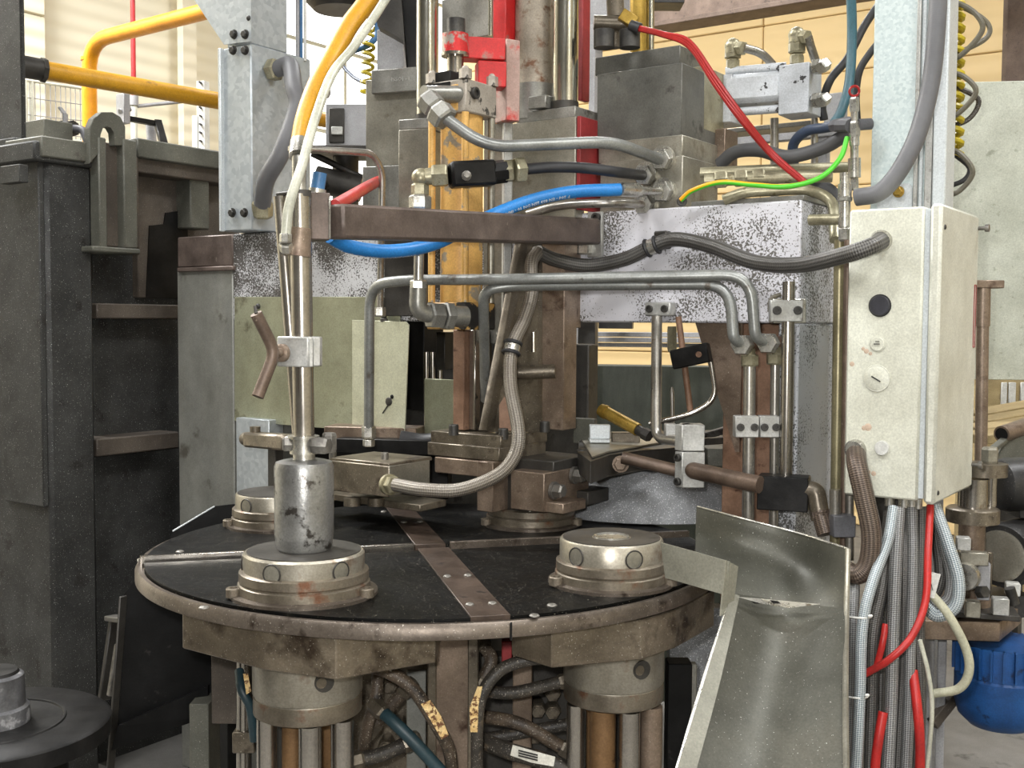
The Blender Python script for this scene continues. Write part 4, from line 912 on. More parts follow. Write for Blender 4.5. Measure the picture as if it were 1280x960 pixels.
m = M(); m.cyl(P(305, 800, 2.3), P(305, 1200, 2.3), .016); m.out('rod', 'rod_chrome', t)
m = M(); m.fbox(290, 318, 916, 942, 2.28, .05, 'l', 0); m.out('collar', 'steel_oily', t)
m = M(); m.fbox(238, 262, 880, 1250, 2.5, .1, 'l', 0); m.out('upright', 'frame_grey_green', t)

# ------------------------------------------------------------------ brown tool stack over the rear chuck
t = T('tool_stack', 'oily brown stack of steel plates and jaws over the rear chuck', 'tool holder')
m = M(); m.fbox(538, 626, 545, 561, 2.62, .2, 'r'); o = m.out('top_plate', 'steel_oily', t)
m = M(); m.fbox(534, 624, 560, 577, 2.615, .2, 'r'); m.out('second_plate', 'steel_oily', t)
m = M(); m.fbox(543, 606, 577, 597, 2.63, .18, 'r'); m.out('spacer', 'steel_brown', t)
m = M(); m.fbox(596, 616, 578, 641, 2.6, .12, 'r'); m.out('left_jaw', 'steel_brown', t)
m = M(); m.fbox(612, 642, 590, 640, 2.64, .14, 'r'); m.out('jaw_web', 'steel_dark', t)
m = M(); m.fbox(638, 680, 592, 641, 2.56, .2, 'r'); j = m.out('front_jaw', 'steel_brown', t)
m = M(); m.fbox(634, 692, 577, 594, 2.6, .17, 'r'); m.out('jaw_carrier', 'steel_dark', t)
m = M(); m.fbox(650, 704, 630, 643, 2.54, .1, 'r'); m.out('lower_lip', 'steel_brown', t)
m = M(); m.fbox(690, 735, 615, 632, 2.66, .1, 'r'); m.out('lower_lip', 'steel_dark', t)
fj = P(680, 610, 2.56)
for a_, z_ in ((.035, 612), (.125, 598)):
    q = fj + U*.002 + VV*a_; q.z = onp(690, z_, q, U).z if False else P(690, z_, 2.6).z
    bolt('hex', q, U, .017, .03, j, 'bolt_steel')
for x, y, Y in ((567, 535, 2.68), (629, 540, 2.64), (626, 530, 2.74), (681, 531, 2.72)): bolt('socket', P(x, y+9, Y), Z, .012, .026, o, 'bolt_dark')
# dovetail column standing on it
t = T('tool_column', 'rusty steel tool column with slanted rib above the tool stack', 'column')
m = M(); m.fbox(666, 705, 300, 538, 2.74, .06, 'r'); m.out('main_plate', 'steel_brown', t)
m = M(); m.fbox(566, 580, 412, 538, 2.72, .05, 'r'); m.out('rust_bar', 'steel_rust', t)
m = M(); m.fbox(579, 600, 412, 538, 2.74, .05, 'r'); m.out('dark_bar', 'steel_dark', t)
m = M(); m.fbox(586, 594, 412, 538, 2.725, .03, 'r'); m.out('bright_bar', 'rod_chrome', t)
m = M(); a = [P(644, 300, 2.66), P(652, 300, 2.66), P(608, 538, 2.66), P(598, 538, 2.66)]; m.prism(a, VV*.03, .001); m.out('slanted_rib', 'steel_oily', t)
m = M(); a = [P(652, 300, 2.68), P(675, 300, 2.72), P(675, 540, 2.72), P(608, 540, 2.68)]; m.prism(a, VV*.01); m.out('rib_web', 'steel_oily', t)
m = M(); a = P(640, 466, 2.69); b = P(694, 464, 2.68); m.cyl(a, b, .017); m.out('cross_pin', 'steel_oily', t)
m = M(); m.cyl(P(667, 415, 2.69), P(667, 440, 2.69), .006); m.out('small_pin', 'rod_chrome', t)
m = M(); m.prism([P(624, 538, 2.66), P(624, 506, 2.66), P(630, 496, 2.66), P(640, 500, 2.66), P(646, 538, 2.66)], (0, -.004, 0)); m.out('web_opening', 'steel_rust', t)
# valve box with the braided hose
t = T('junction_box', 'small oily steel channel box with hose gland beside the tool stack', 'box')
m = M(); m.fbox(414, 486, 583, 622, 2.58, .004, 'r'); m.out('front_plate', 'steel_oily', t)
m = M(); m.fbox(412, 486, 579, 584, 2.585, .16, 'r'); o = m.out('top_plate', 'steel_oily', t)
m = M(); m.fbox(416, 484, 586, 620, 2.6, .1, 'r'); m.out('core', 'steel_dark', t)
q = P(486, 600, 2.58); z1, z0 = P(486, 583, 2.58).z, P(486, 622, 2.58).z
m = M(); c4 = [q-U*.004+VV*.002, q+VV*.002, q+VV*.15, q-U*.004+VV*.15]; m.hull8([V((k.x, k.y, z0+.004)) for k in c4]+[V((k.x, k.y, z1)) for k in c4], .001); m.out('end_plate', 'steel_plate', t)
for x, y, Y in ((416, 575, 2.7), (481, 577, 2.66)): bolt('socket', P(x, y, Y), Z, .009, .022, o, 'bolt_steel')
m = M(); g = P(490, 606, 2.55); d = (P(505, 608, 2.5)-g).normalized(); m.cyl(g-d*.02, g-d*.008, .024, seg=18); m.hexn(g-d*.008, g+d*.012, .021); m.out('gland', 'zinc_yellow', t)
m = M(); m.cyl(P(440, 622, 2.66), P(440, 632, 2.66), .02); m.cyl(P(470, 622, 2.66), P(470, 632, 2.66), .02); m.fbox(405, 525, 631, 640, 2.62, .1, 'r'); m.out('foot_rail', 'steel_oily', t)
t = T('drip_tray', 'dark wet ledge behind the table under the channel box', 'tray')
m = M(); m.fbox(420, 600, 548, 566, 3.0, .2, 'l', 10); m.fbox(440, 560, 566, 620, 3.05, .05, 'l', 10); m.out('ledge', 'steel_black', t)
m = M(); m.fbox(405, 520, 533, 549, 3.06, .1, 'l', 10); m.out('brown_rail', 'steel_brown', t)

# arm plate to the right of the stack
t = T('arm_plate', 'dark flat steel arm reaching from the tool stack to the column', 'plate')
za = P(760, 562, 2.72).z
m = M(); m.prism([PZ(x, y, za) for x, y in ((738, 578), (760, 569), (800, 563), (860, 558), (925, 556), (925, 537), (725, 540), (722, 565))], -Z*.05, .003); o = m.out('plate', 'steel_dark', t)
m = M(); m.prism([PZ(x, y, za+.002) for x, y in ((740, 573), (760, 566), (800, 559), (840, 552), (800, 548), (728, 552))], Z*.004); m.out('pale_top', 'steel_plate', t)  # lighter steel sheet over the top of the dark arm
bolt('dome', PZ(727, 563, za+.006), Z, .012, .004, o, 'bolt_dark')
bolt('hex', P(776, 580, 2.6), (-.2, -1, 0), .016, .012, t, 'steel_brown')
m = M(); m.fbox(716, 742, 524, 556, 2.9, .02, 'r'); m.out('back_lug', 'frame_grey_green', t)
t = T('white_clip', 'small shiny white metal clip resting on the steel arm', 'clip')
m = M(); m.fbox(737, 763, 531, 549, 2.82, .02, 'r', 0); m.fbox(737, 763, 549, 554, 2.8, .05, 'r', 0); m.out('clip', 'zinc_sheet', t)
t = T('brass_plunger', 'dirty brass cylinder lying across the steel arm', 'cylinder')
a, b = P(751, 512, 2.86), P(797, 537, 2.78); d = (b-a).normalized()
m = M(); m.cyl(a, b, .016, seg=20); m.cyl(a+d*.01, a+d*.02, .018, seg=20); m.out('body', 'brass', t)
m = M(); m.cyl(b, b+d*.02, .013); m.cyl(b+d*.02, b+d*.04, .016, seg=6); m.out('nose', 'steel_dark', t)
m = M(); m.fbox(765, 800, 541, 556, 2.84, .03, 'r', 0); m.out('cradle', 'steel_oily', t)
# rods, clamps and blocks under the right end of the beam
t = T('clamp_saddle', 'white two-screw saddle clamp under the beam holding a down tube', 'clamp')
m = M(); a = BP(806, 386, .0); bslab(m, 806, 838, BP(820, 378).z, BP(820, 395).z, .035, .033); o = m.out('saddle', 'aluminium', t)
bolt('socket', BP(812, 386, .035), -VV, .009, .006, o, 'bolt_dark'); bolt('socket', BP(831, 386, .035), -VV, .009, .006, o, 'bolt_dark')
t = T('down_tube', 'steel tube bending from the white saddle into the aluminium block', 'tube')
m = M(); m.pipe([P(821, 396, 2.66), P(820, 548, 2.6), P(853, 551, 2.53)], .0125, .03, 14); m.out('tube', 'tube_steel', t)
t = T('split_block', 'split aluminium clamp block on the brown cross rod', 'clamp')
m = M(); m.fbox(853, 881, 531, 564, 2.5, .05, 'l', 0); m.fbox(843, 853, 531, 564, 2.5, .04, 'r', 50); m.out('upper_half', 'aluminium', t)
m = M(); m.fbox(853, 881, 565, 610, 2.5, .05, 'l', 0); m.fbox(843, 853, 565, 610, 2.5, .04, 'r', 50); m.out('lower_half', 'aluminium', t)
m = M(); m.fbox(832, 846, 530, 546, 2.56, .03, 'l', 0); m.out('rear_pad', 'aluminium', t)
for y in (572, 602): bolt('socket', P(848, y, 2.5), (-.75, -.6, 0), .009, .008, t, 'bolt_dark')
t = T('cross_rod', 'thick brown rod running through the aluminium block', 'rod')
m = M(); m.cyl(P(778, 572, 2.58), P(845, 588, 2.54), .0145, seg=18); m.out('thin_end', 'tube_brown', t)
m = M(); m.cyl(P(866, 588, 2.49), P(950, 606, 2.38), .019, seg=20); m.ball(P(866, 588, 2.49), .018); m.out('thick_end', 'tube_brown', t)
t = T('black_coupling', 'black rectangular block at the end of the brown rod', 'block')
m = M(); m.fbox(946, 1010, 598, 641, 2.36, .06, 'r', 20); m.out('block', 'steel_black', t)
m = M(); m.pipe([P(1008, 612, 2.38), P(1020, 614, 2.37), P(1026, 650, 2.36)], .02, .03); m.out('elbow', 'steel_oily', t)
m = M(); m.cyl(P(1025, 640, 2.36), P(1033, 668, 2.34), .019, seg=16); m.cyl(P(1025, 638, 2.36), P(1026, 645, 2.36), .023, seg=6); m.out('spring_sleeve', 'braid_rust', t)
t = T('sensor_block', 'small black tilted block gripping thin rods under the beam', 'block')
m = M(); m.bar(P(841, 450, 2.62), P(887, 440, 2.58), .03, .045, .003); o = m.out('block', 'steel_black', t)
bolt('socket', P(873, 443, 2.56), (0, -1, 0), .007, .006, o, 'steel_rust')
m = M(); m.cyl(P(848, 396, 2.65), P(863, 514, 2.63), .0075); m.out('brown_rod', 'steel_rust', t)
m = M(); m.pipe([P(888, 448, 2.6), P(896, 500, 2.6), P(862, 519, 2.6), P(812, 530, 2.63)], .0065, .08); m.out('bent_rod', 'rod_chrome', t)
m = M(); m.hexn(P(840, 408, 2.7), P(840, 440, 2.7), .012); m.out('adjuster', 'zinc_yellow', t)
m = M(); m.cyl(P(840, 490, 2.8), P(841, 548, 2.8), .005); m.cyl(P(840, 484, 2.8), P(840, 490, 2.8), .002, .005); tag(m.out('pointed_pin', 'tube_steel'), 'thin pointed steel pin standing on the steel arm', 'pin')
t = T('side_pad', 'grey-green ribbed pad beside the rusty web', 'pad')
m = M(); m.fbox(884, 926, 561, 583, 2.75, .08, 'l', 0); m.out('pad', 'frame_grey_green', t)
m = M(); m.bar(P(862, 553, 2.62), P(926, 549, 2.7), .02, .016); m.bar(P(880, 545, 2.74), P(926, 532, 2.76), .02, .016); m.out('finger', 'steel_dark', t)
t = T('round_guard', 'grey flecked sheet cowl behind the bored chuck', 'guard')
g = []
for i in range(6):
    row = []
    for k in range(9):
        a = -2.6 + 2.0*k/8; f = i/5; rr = .2+.06*f; cc = P(812, 600, 2.95); zz = P(800, 592, 2.7).z*(1-f)+(ZTAB+.004)*f
        row.append(V((cc.x+rr*1.15*math.cos(a), cc.y+rr*math.sin(a), zz - .02*abs(k-4)/4*(1-f))))
    g.append(row)
m = M(); m.sheet(g, .004); m.out('cowl', 'guard_sheet', t)
m = M(); m.cyl(V((cc.x, cc.y+.03, ZTAB+.002)), V((cc.x, cc.y+.03, P(800, 600, 2.75).z)), .16); m.out('core', 'steel_dark', t)

# ------------------------------------------------------------------ hydraulic pipes and hoses
def rigid(name, label, pts, r, mat, bend=.04, cat='pipe', nuts=(), nmat='zinc', group=None):
    t = T(name, label, cat, group); m = M(); q = [P(*p) for p in pts]; m.pipe(q, r, bend, 14); m.out('tube', mat, t)
    for (a, b, rr) in nuts: m = M(); m.hexn(P(*a), P(*b), rr); m.out('nut', nmat, t)
    return t
rigid('grey_pipe', 'long grey pipe looping from the channel box up and along the beam', [(461, 545, 2.74), (462, 356, 2.68), (505, 350, 2.6), (640, 349, 2.52), (938, 343, 2.42), (944, 422, 2.42), (958, 428, 2.44)], .0125, 'tube_grey', .06,
      nuts=[((461, 548, 2.74), (461, 532, 2.74), .018), ((461, 558, 2.74), (461, 549, 2.74), .015)], nmat='zinc')
rigid('grey_pipe', 'inner grey pipe bending down behind the slanted rib', [(607, 500, 2.73), (604, 362, 2.55), (640, 357, 2.55), (912, 355, 2.44), (917, 424, 2.42), (928, 430, 2.44)], .0125, 'tube_grey', .06)
for x, y, lb in ((931, 431, 'hex pipe union ending the inner grey pipe on the rusty web'), (963, 429, 'hex pipe union ending the long grey pipe on the rusty web')):
    t = T('pipe_union', lb, 'fitting'); a = P(x-5, y, 2.43); b = P(x+8, y, 2.5); d = (b-a).normalized()
    m = M(); m.hexn(a-d*.004, a+d*.03, .024); m.out('nut', 'zinc', t)
    m = M(); m.cyl(a+d*.02, b+d*.02, .016); m.out('body', 'steel_rust', t)
    m = M(); q = P(x+5, y+5, 2.47); m.cyl(q, P(x+6, y+26, 2.47), .014); m.hexn(P(x+6, y+12, 2.47), P(x+6, y+27, 2.47), .02); m.out('lower_nut', 'zinc_yellow', t)
for x0, x1, r, lb in ((937, 934, .0135, 'thicker of two steel tubes dropping in front of the rusty web'), (969, 966, .0105, 'thinner of two steel tubes dropping in front of the rusty web')):
    t = T('drop_tube', lb, 'tube'); m = M(); m.cyl(P(x0, 456, 2.47), P(x1, 760, 2.47), r, seg=18); m.out('tube', 'tube_steel', t)
t = T('tube_clamp', 'pair of grey two-screw tube clamps on the drop tubes', 'clamp')
for x0, x1 in ((919, 949), (950, 975)):
    m = M(); m.fbox(x0, x1, 520, 547, 2.425, .03, 'l', 0); o = m.out('clamp_plate', 'aluminium', t)
    for k in (.22, .8): bolt('socket', P(x0+(x1-x0)*k, 534, 2.425), (0, -1, 0), .0085, .005, o, 'bolt_dark')
t = T('steel_rod', 'upright steel rod held by a clamp at the beam end', 'rod')
m = M(); m.cyl(P(986, 352, 2.42), P(982, 601, 2.42), .0135, seg=20); m.out('rod', 'rod_chrome', t)
m = M(); m.fbox(963, 1004, 375, 402, 2.4, .02, 'l', 0); o = m.out('clamp_plate', 'aluminium', t)
m = M(); m.fbox(966, 1008, 373, 404, 2.43, .04, 'l', 0); m.out('clamp_back', 'zinc', t)
for x in (971, 997): bolt('socket', P(x, 388, 2.4), (0, -1, 0), .0095, .006, o, 'bolt_dark')
m = M(); m.path(catmull([P(962, 390, 2.44), P(964, 374, 2.44), P(976, 368, 2.44)], 8), .005, 8); m.out('wire_loop', 'wire_grey', t)
# pipes from cylinder to manifold
def manf(px, py, label, r=.026):
    t = T('port_nut', label, 'fitting'); a = on_man(px, py, .045); b = on_man(px+6, py-1, 0); m = M(); m.hexn(a, a+(b-a)*.75, r); m.out('nut', 'zinc', t)
    m = M(); m.cyl(a, b+VV*.01, r*.75); m.cyl(b-VV*.012, b, r*1.15, seg=20); m.out('collar', 'zinc', t); return a
n1 = manf(824, 199, 'upper hex port nut on the manifold face'); n2 = manf(803, 219, 'hex port nut joining the black hose to the manifold')
n3 = manf(825, 239, 'hex port nut joining the blue hose to the manifold'); n4 = manf(802, 255, 'lowest hex port nut on the manifold face')
def px_of(p):
    d = ROT.transposed() @ (p-CAM); return (640+F*d.x/-d.z, 480-F*d.y/-d.z, p.y)
t = rigid('grey_pipe', 'grey pipe sloping from the yellow cylinder head to the manifold', [(553, 145, 2.5), (607, 184, 2.5), (765, 177, 2.56), px_of(n1)], .0135, 'tube_grey', .06)
m = M(); a, b = P(532, 122, 2.52), P(556, 148, 2.5); m.hexn(a, a.lerp(b, .55), .028); m.hexn(a.lerp(b, .58), b.lerp(a, -.1), .031); m.cyl(P(530, 118, 2.54), P(575, 118, 2.6), .02); m.out('banjo_fitting', 'steel_cold', t)
rigid('grey_pipe', 'lowest grey pipe running behind the blue hose to the manifold', [(660, 268, 2.72), (700, 256, 2.68), (770, 253, 2.64), px_of(n4)], .0105, 'tube_steel', .05)
t = T('check_valve', 'black flow valve with chrome nuts before the yellow cylinder', 'valve')
m = M(); m.bar(P(562, 219, 2.5), P(618, 216, 2.53), .05, .056, .006); m.cyl(P(615, 216, 2.53), P(632, 214, 2.54), .026, seg=8); m.out('body', 'steel_black', t)
m = M(); q = P(583, 220, 2.47); m.lathe(q, [(.011, 0), (.011, .008), (.006, .01), (.006, .02)], 10, (.1, -1, 0)); m.out('set_screw', 'bolt_steel', t)
m = M(); m.hexn(P(540, 220, 2.5), P(560, 219, 2.5), .026); m.cyl(P(532, 221, 2.5), P(542, 220, 2.5), .019); m.out('left_nut', 'zinc_yellow', t)
m = M(); m.hexn(P(630, 214, 2.54), P(642, 213, 2.54), .026); m.hexn(P(642, 213, 2.54), P(655, 212, 2.55), .03); m.out('right_nut', 'zinc_yellow', t)
m = M(); m.hexn(P(525, 245, 2.5), P(525, 230, 2.5), .02); m.ball(P(526, 222, 2.5), .021); m.cyl(P(525, 232, 2.5), P(525, 222, 2.5), .015); m.out('elbow', 'zinc_yellow', t)
hose_thing('black_hose', 'black hydraulic hose from the flow valve to the manifold', [(652, 212, 2.55), (690, 209, 2.55), (730, 210, 2.56), (770, 215, 2.58), px_of(n2)], .0125, 'rubber', ends=())
t = rigid('cylinder_pipe', 'straight steel drop pipe with elbow feeding the cylinder foot', [(525, 246, 2.5), (523, 352, 2.5)], .0115, 'tube_steel', nuts=[((525, 262, 2.5), (525, 244, 2.5), .025), ((523, 362, 2.5), (523, 350, 2.5), .019)])
m = M(); m.pipe([P(523, 360, 2.5), P(522, 390, 2.5), P(545, 394, 2.52)], .02, .04); m.out('elbow', 'steel_cold', t)
m = M(); a, b = P(536, 394, 2.51), P(582, 396, 2.56); m.hexn(a, a.lerp(b, .35), .031); m.hexn(a.lerp(b, .38), a.lerp(b, .62), .033); m.cyl(a.lerp(b, .5), b, .024); m.out('foot_nut', 'steel_cold', t)
# blue hose with its white printing
BH = [(412, 295, 2.22), (440, 309, 2.28), (490, 314, 2.36), (545, 304, 2.44), (600, 276, 2.5), (660, 252, 2.53), (715, 240, 2.55), (775, 237, 2.58)]
t = T('blue_hose', 'bright blue printed hydraulic hose sagging under the square arm', 'hose')
bpts = catmull([P(*q) for q in BH], 12); m = M(); m.path(bpts, .0145, 16); m.out('hose', 'blue_hose', t)
m = M(); a = bpts[-1]; d = (n3-a).normalized(); m.cyl(a-d*.004, a+d*.06, .0165, seg=18); m.hexn(a+d*.06, a+d*.075, .014); m.cyl(a+d*.07, n3, .0095); m.out('crimp_sleeve', 'zinc', t)
def print_on(pts, text, s0, size, ang, parent, mat, flip=False, r=.0148):
    cu = bpy.data.curves.new('t', 'FONT'); cu.body = text; cu.size = size; cu.resolution_u = 1; cu.offset = .00025; ob = bpy.data.objects.new('t', cu); COL.objects.link(ob)
    bpy.context.view_layer.update(); dg = bpy.context.evaluated_depsgraph_get(); me = ob.evaluated_get(dg).to_mesh()
    vs_ = [v.co.copy() for v in me.vertices]; fs = [list(p.vertices) for p in me.polygons]; ob.evaluated_get(dg).to_mesh_clear(); bpy.data.objects.remove(ob); bpy.data.curves.remove(cu)
    L = [0]
    for a, b in zip(pts, pts[1:]): L.append(L[-1]+(b-a).length)
    w_ = max(v.x for v in vs_); m = M(); vv = []
    for v in vs_:
        s_ = s0 + (w_-v.x if flip else v.x); y = -v.y if flip else v.y
        i = 0
        while i < len(pts)-2 and L[i+1] < s_: i += 1
        f = (s_-L[i])/(L[i+1]-L[i]); c = pts[i].lerp(pts[i+1], f); tg = (pts[i+1]-pts[i]).normalized()
        front = (CAM-c); front = (front-tg*front.dot(tg)).normalized(); up = tg.cross(front)
        if up.z < 0: up = -up
        a = ang + y/r; vv.append(m.bm.verts.new(c + (front*math.cos(a)+up*math.sin(a))*r*1.015))
    for f in fs:
        try: m.bm.faces.new([vv[i] for i in f])
        except ValueError: pass
    return m.out('printing', mat, parent)
Lt = sum((b-a).length for a, b in zip(bpts, bpts[1:]))
print_on(bpts, 'P 20d - EN 853 2SN DN 10 - IMAX +130 °CI -', Lt-.34, .0112, -.45, t, 'print_white', True)
print_on(bpts, 'EN 853 2SN DN 10 - IMAX +130 °CI - P 20d', .03, .0112, -1.0, t, 'print_white', True)
# yellow hose, clear hose, small vertical tube
t = T('yellow_hose', 'thick yellow rubber hose coming down to the leaning tubes', 'hose')
m = M(); m.hose([P(480, -35, 2.3), P(459, 2, 2.26), P(436, 33, 2.22), P(414, 73, 2.17), P(395, 110, 2.12), P(382, 147, 2.08), P(376, 180, 2.05)], .0188, 10, 16); m.out('hose', 'yellow_pipe', t)
m = M(); m.cyl(P(376, 178, 2.05), P(374, 196, 2.03), .019); m.cyl(P(375, 184, 2.05), P(375, 189, 2.05), .022); m.cyl(P(374, 196, 2.03), P(374, 243, 2.02), .013); m.out('hose_clip', 'zinc', t)
m = M(); m.torus(P(399, 112, 2.13), P(402, 110, 2.14)-P(392, 128, 2.11), .021, .002, 20, 6); m.out('cable_tie', 'plastic_white', t)
t = T('clear_hose', 'milky white tube running beside the yellow hose to the tubes', 'hose')
m = M(); m.hose([P(500, -35, 2.28), P(480, 2, 2.24), P(443, 57, 2.17), P(415, 93, 2.11), P(394, 148, 2.04), P(378, 205, 1.99), P(362, 255, 1.96), P(357, 296, 1.96)], .0088, 10); m.out('tube', 'clear_hose', t)
m = M(); m.hexn(P(357, 292, 1.96), P(357, 304, 1.96), .011); m.hexn(P(357, 304, 1.96), P(358, 314, 1.97), .0125); m.out('nipple', 'zinc', t)
rigid('thin_tube', 'thin bright tube bending down behind the square arm', [(386, 187, 2.62), (466, 191, 2.7), (478, 214, 2.72), (475, 392, 2.78)], .0085, 'tube_steel', .05, nuts=[((475, 384, 2.78), (475, 396, 2.78), .015)])
t = T('blue_plug', 'blue plastic push fitting above the square arm', 'fitting')
m = M(); m.cyl(P(397, 236, 2.1), P(400, 216, 2.1), .013); m.out('plug', 'blue_tube', t)
m = M(); m.cyl(P(396, 243, 2.1), P(397, 236, 2.1), .016); m.out('collar', 'zinc', t)
hose_thing('red_tube', 'short red hose end behind the square arm', [(418, 258, 2.1), (440, 245, 2.3), (462, 232, 2.6), (474, 226, 2.93)], .013, 'red_rubber', ends=())
# braided hose from cabinet along the beam and down to the channel box
BR = [(1102, 301, 2.2), (1086, 309, 2.17), (1055, 319, 2.2), (1000, 331, 2.34), (945, 328, 2.45), (890, 308, 2.56), (845, 299, 2.62), (815, 308, 2.65), (780, 324, 2.68), (735, 332, 2.72), (695, 325, 2.7), (672, 315, 2.66), (664, 330, 2.62), (664, 368, 2.605), (655, 400, 2.59), (640, 435, 2.56), (638, 480, 2.54), (648, 540, 2.5), (642, 572, 2.49), (620, 595, 2.48), (575, 612, 2.47), (530, 612, 2.48), (494, 606, 2.53)]
t = T('braided_hose', 'long steel-braided hose from the control cabinet down to the channel box', 'hose')
p22 = [P(*q) for q in BR]
m = M(); m.hose(p22[:12], .017, 8, 14); m.out('upper_run', 'braid_dark', t)
m = M(); m.hose(p22[11:], .0155, 8, 14); m.out('lower_run', 'braid_steel', t)
for i, k in ((7, 1), (15, 0)):
    d = (p22[i+1]-p22[i-1]).normalized()
    m = M(); m.cyl(p22[i]-d*.008, p22[i]+d*.008, .0185, seg=18); m.out('clip_band', 'zinc', t)
    for s_ in (-1, 1): m = M(); m.torus(p22[i]+d*s_*.012, d, .0185, .0045, 20, 8); m.out('rubber_ring', 'rubber', t)
m = M(); bslab(m, 816, 832, BP(824, 290).z, BP(824, 312).z, .03, .03); m.out('clip_base', 'steel_dark', t)
# ------------------------------------------------------------------ cables and hoses over the right of the beam
t = T('red_cables', 'bundle of red wires crossing from the manifold top to the terminals', 'cables')
for i, o_ in enumerate((0, 5, 9)):
    m = M(); m.hose([P(790, 32+o_*.3, 2.78), P(830, 42+o_*.3, 2.72), P(862, 52+o_*.8, 2.68), P(895, 98+o_*1.1, 2.64), P(925, 140+o_, 2.62), P(965, 190+o_*.6, 2.64), P(1003, 224+o_*.4, 2.6), P(1010, 234, 2.6)], .0055, 8, 8); m.out('wire', 'red_wire', t)
m = M(); m.cyl(P(788, 32, 2.78), P(800, 36, 2.77), .014); m.out('boot', 'rubber', t)
t = T('earth_cable', 'green and yellow earth wire arching over the beam', 'wire')
m = M(); m.hose([P(851, 250, 2.62), P(866, 238, 2.6), P(900, 228, 2.56), P(940, 231, 2.53), P(985, 233, 2.51), P(1025, 222, 2.52), P(1050, 198, 2.54), P(1059, 172, 2.56)], .0058, 10, 12); m.out('wire', 'earth_wire', t)
bolt('socket', P(852, 252, 2.63), (0, -1, 0), .012, .01, t, 'bolt_dark', 'terminal')
hose_thing('black_hose', 'fat grey-black hose bowing behind the red wires', [(900, 205, 2.82), (920, 190, 2.78), (950, 188, 2.74), (985, 196, 2.7), (1030, 184, 2.66), (1062, 165, 2.62)], .0165, 'ribbed_dark', ends=())
hose_thing('black_hose', 'dark hose sloping down behind the earth wire', [(985, 205, 2.8), (1010, 225, 2.78), (1038, 240, 2.76), (1052, 262, 2.74)], .018, 'ribbed_dark', ends=())
hose_thing('blue_grey_hose', 'dark blue hose looping into the tee fitting', [(992, 205, 2.76), (992, 180, 2.74), (1008, 164, 2.7), (1030, 160, 2.66), (1045, 157, 2.62)], .0125, 'dark_blue_hose', ends=(1,), emat='rubber_grey', el=.06, er=1.25)
hose_thing('teal_hose', 'teal green hose dropping past the valve unit to the tee fitting', [(1063, -25, 2.7), (1065, 40, 2.7), (1062, 100, 2.68), (1052, 138, 2.66), (1038, 160, 2.66)], .0115, 'teal_hose', ends=())
hose_thing('black_cable', 'black cable running diagonally behind the valve unit', [(1110, -10, 2.95), (1082, 30, 2.95), (1060, 72, 2.92), (1038, 100, 2.9), (1028, 130, 2.9), (1030, 150, 2.9)], .0105, 'rubber', ends=())
hose_thing('black_cable', 'short black cable behind the teal hose', [(1105, 45, 2.9), (1085, 70, 2.9), (1074, 90, 2.9), (1070, 120, 2.9), (1072, 160, 2.9)], .0095, 'rubber', ends=())
t = T('tee_fitting', 'upright chain of zinc fittings with a red tag beside the trunking', 'fitting')
for i, (y0, y1, r, hx) in enumerate(((122, 140, .011, 1), (140, 152, .008, 0), (152, 172, .013, 1), (172, 182, .011, 0), (182, 198, .009, 0), (198, 222, .014, 0), (222, 238, .0095, 1))):
    m = M(); a, b = P(1068-i*.0, y0, 2.55), P(1068, y1, 2.55); (m.hexn if hx else m.cyl)(a, b, r); m.out('segment', 'zinc', t)
m = M(); m.torus(P(1068, 114, 2.55), (0, 1, .2), .011, .003, 16, 6); m.out('red_tag', 'red_wire', t)
m = M(); m.cyl(P(1062, 157, 2.55), P(1048, 157, 2.58), .015, seg=8); m.cyl(P(1072, 156, 2.55), P(1088, 155, 2.56), .013); m.out('side_port', 'rubber_grey', t)
t = T('quick_coupler', 'zinc quick coupler joining a pipe above the cabinet corner', 'fitting')
for y0, y1, r, hx in ((216, 230, .0105, 0), (230, 246, .014, 0), (246, 252, .016, 1), (252, 272, .012, 0), (272, 284, .014, 0), (284, 302, .0135, 1)):
    m = M(); a, b = P(1056, y0, 2.4), P(1056, y1, 2.4); (m.hexn if hx else m.cyl)(a, b, r); m.out('segment', 'zinc', t)
for nm, pts, r, lb in (('zinc_pipe', [(875, 216, 2.75), (960, 212, 2.72), (1062, 209, 2.74)], .0125, 'upper dull yellow pipe lying behind the earth wire'), ('zinc_pipe', [(880, 226, 2.7), (960, 222, 2.68), (1040, 220, 2.66)], .015, 'pale pipe with hex nuts behind the earth wire'), ('zinc_pipe', [(905, 250, 2.6), (930, 240, 2.58), (1010, 236, 2.55), (1042, 250, 2.52), (1044, 300, 2.45)], .0125, 'dull yellow pipe curving down past the beam end'), ('zinc_pipe', [(1012, 275, 2.46), (1066, 274, 2.4)], .012, 'short dull yellow stub pipe entering the cabinet corner')):
    t = rigid(nm, lb, pts, r, 'zinc_yellow', .07)
    if pts[0][0] == 880:
        for x in (893, 918, 940): m = M(); m.hexn(P(x, 226-(x-880)*.06, 2.69), P(x+16, 225-(x-880)*.06, 2.685), .021); m.out('nut', 'zinc_yellow', t)
t = T('rear_rail', 'pale slotted rail behind the tee fitting', 'rail')
m = M(); m.fbox(870, 1060, 158, 168, 3.0, .03, 'r'); m.out('rail', 'far_grey', t)
m = M(); m.fbox(1030, 1052, 115, 158, 3.05, .05, 'r'); m.out('block', 'far_grey', t)
m = M(); m.fbox(1012, 1024, 168, 1100, 3.05, .03, 'r'); m.out('stay', 'far_grey', t)

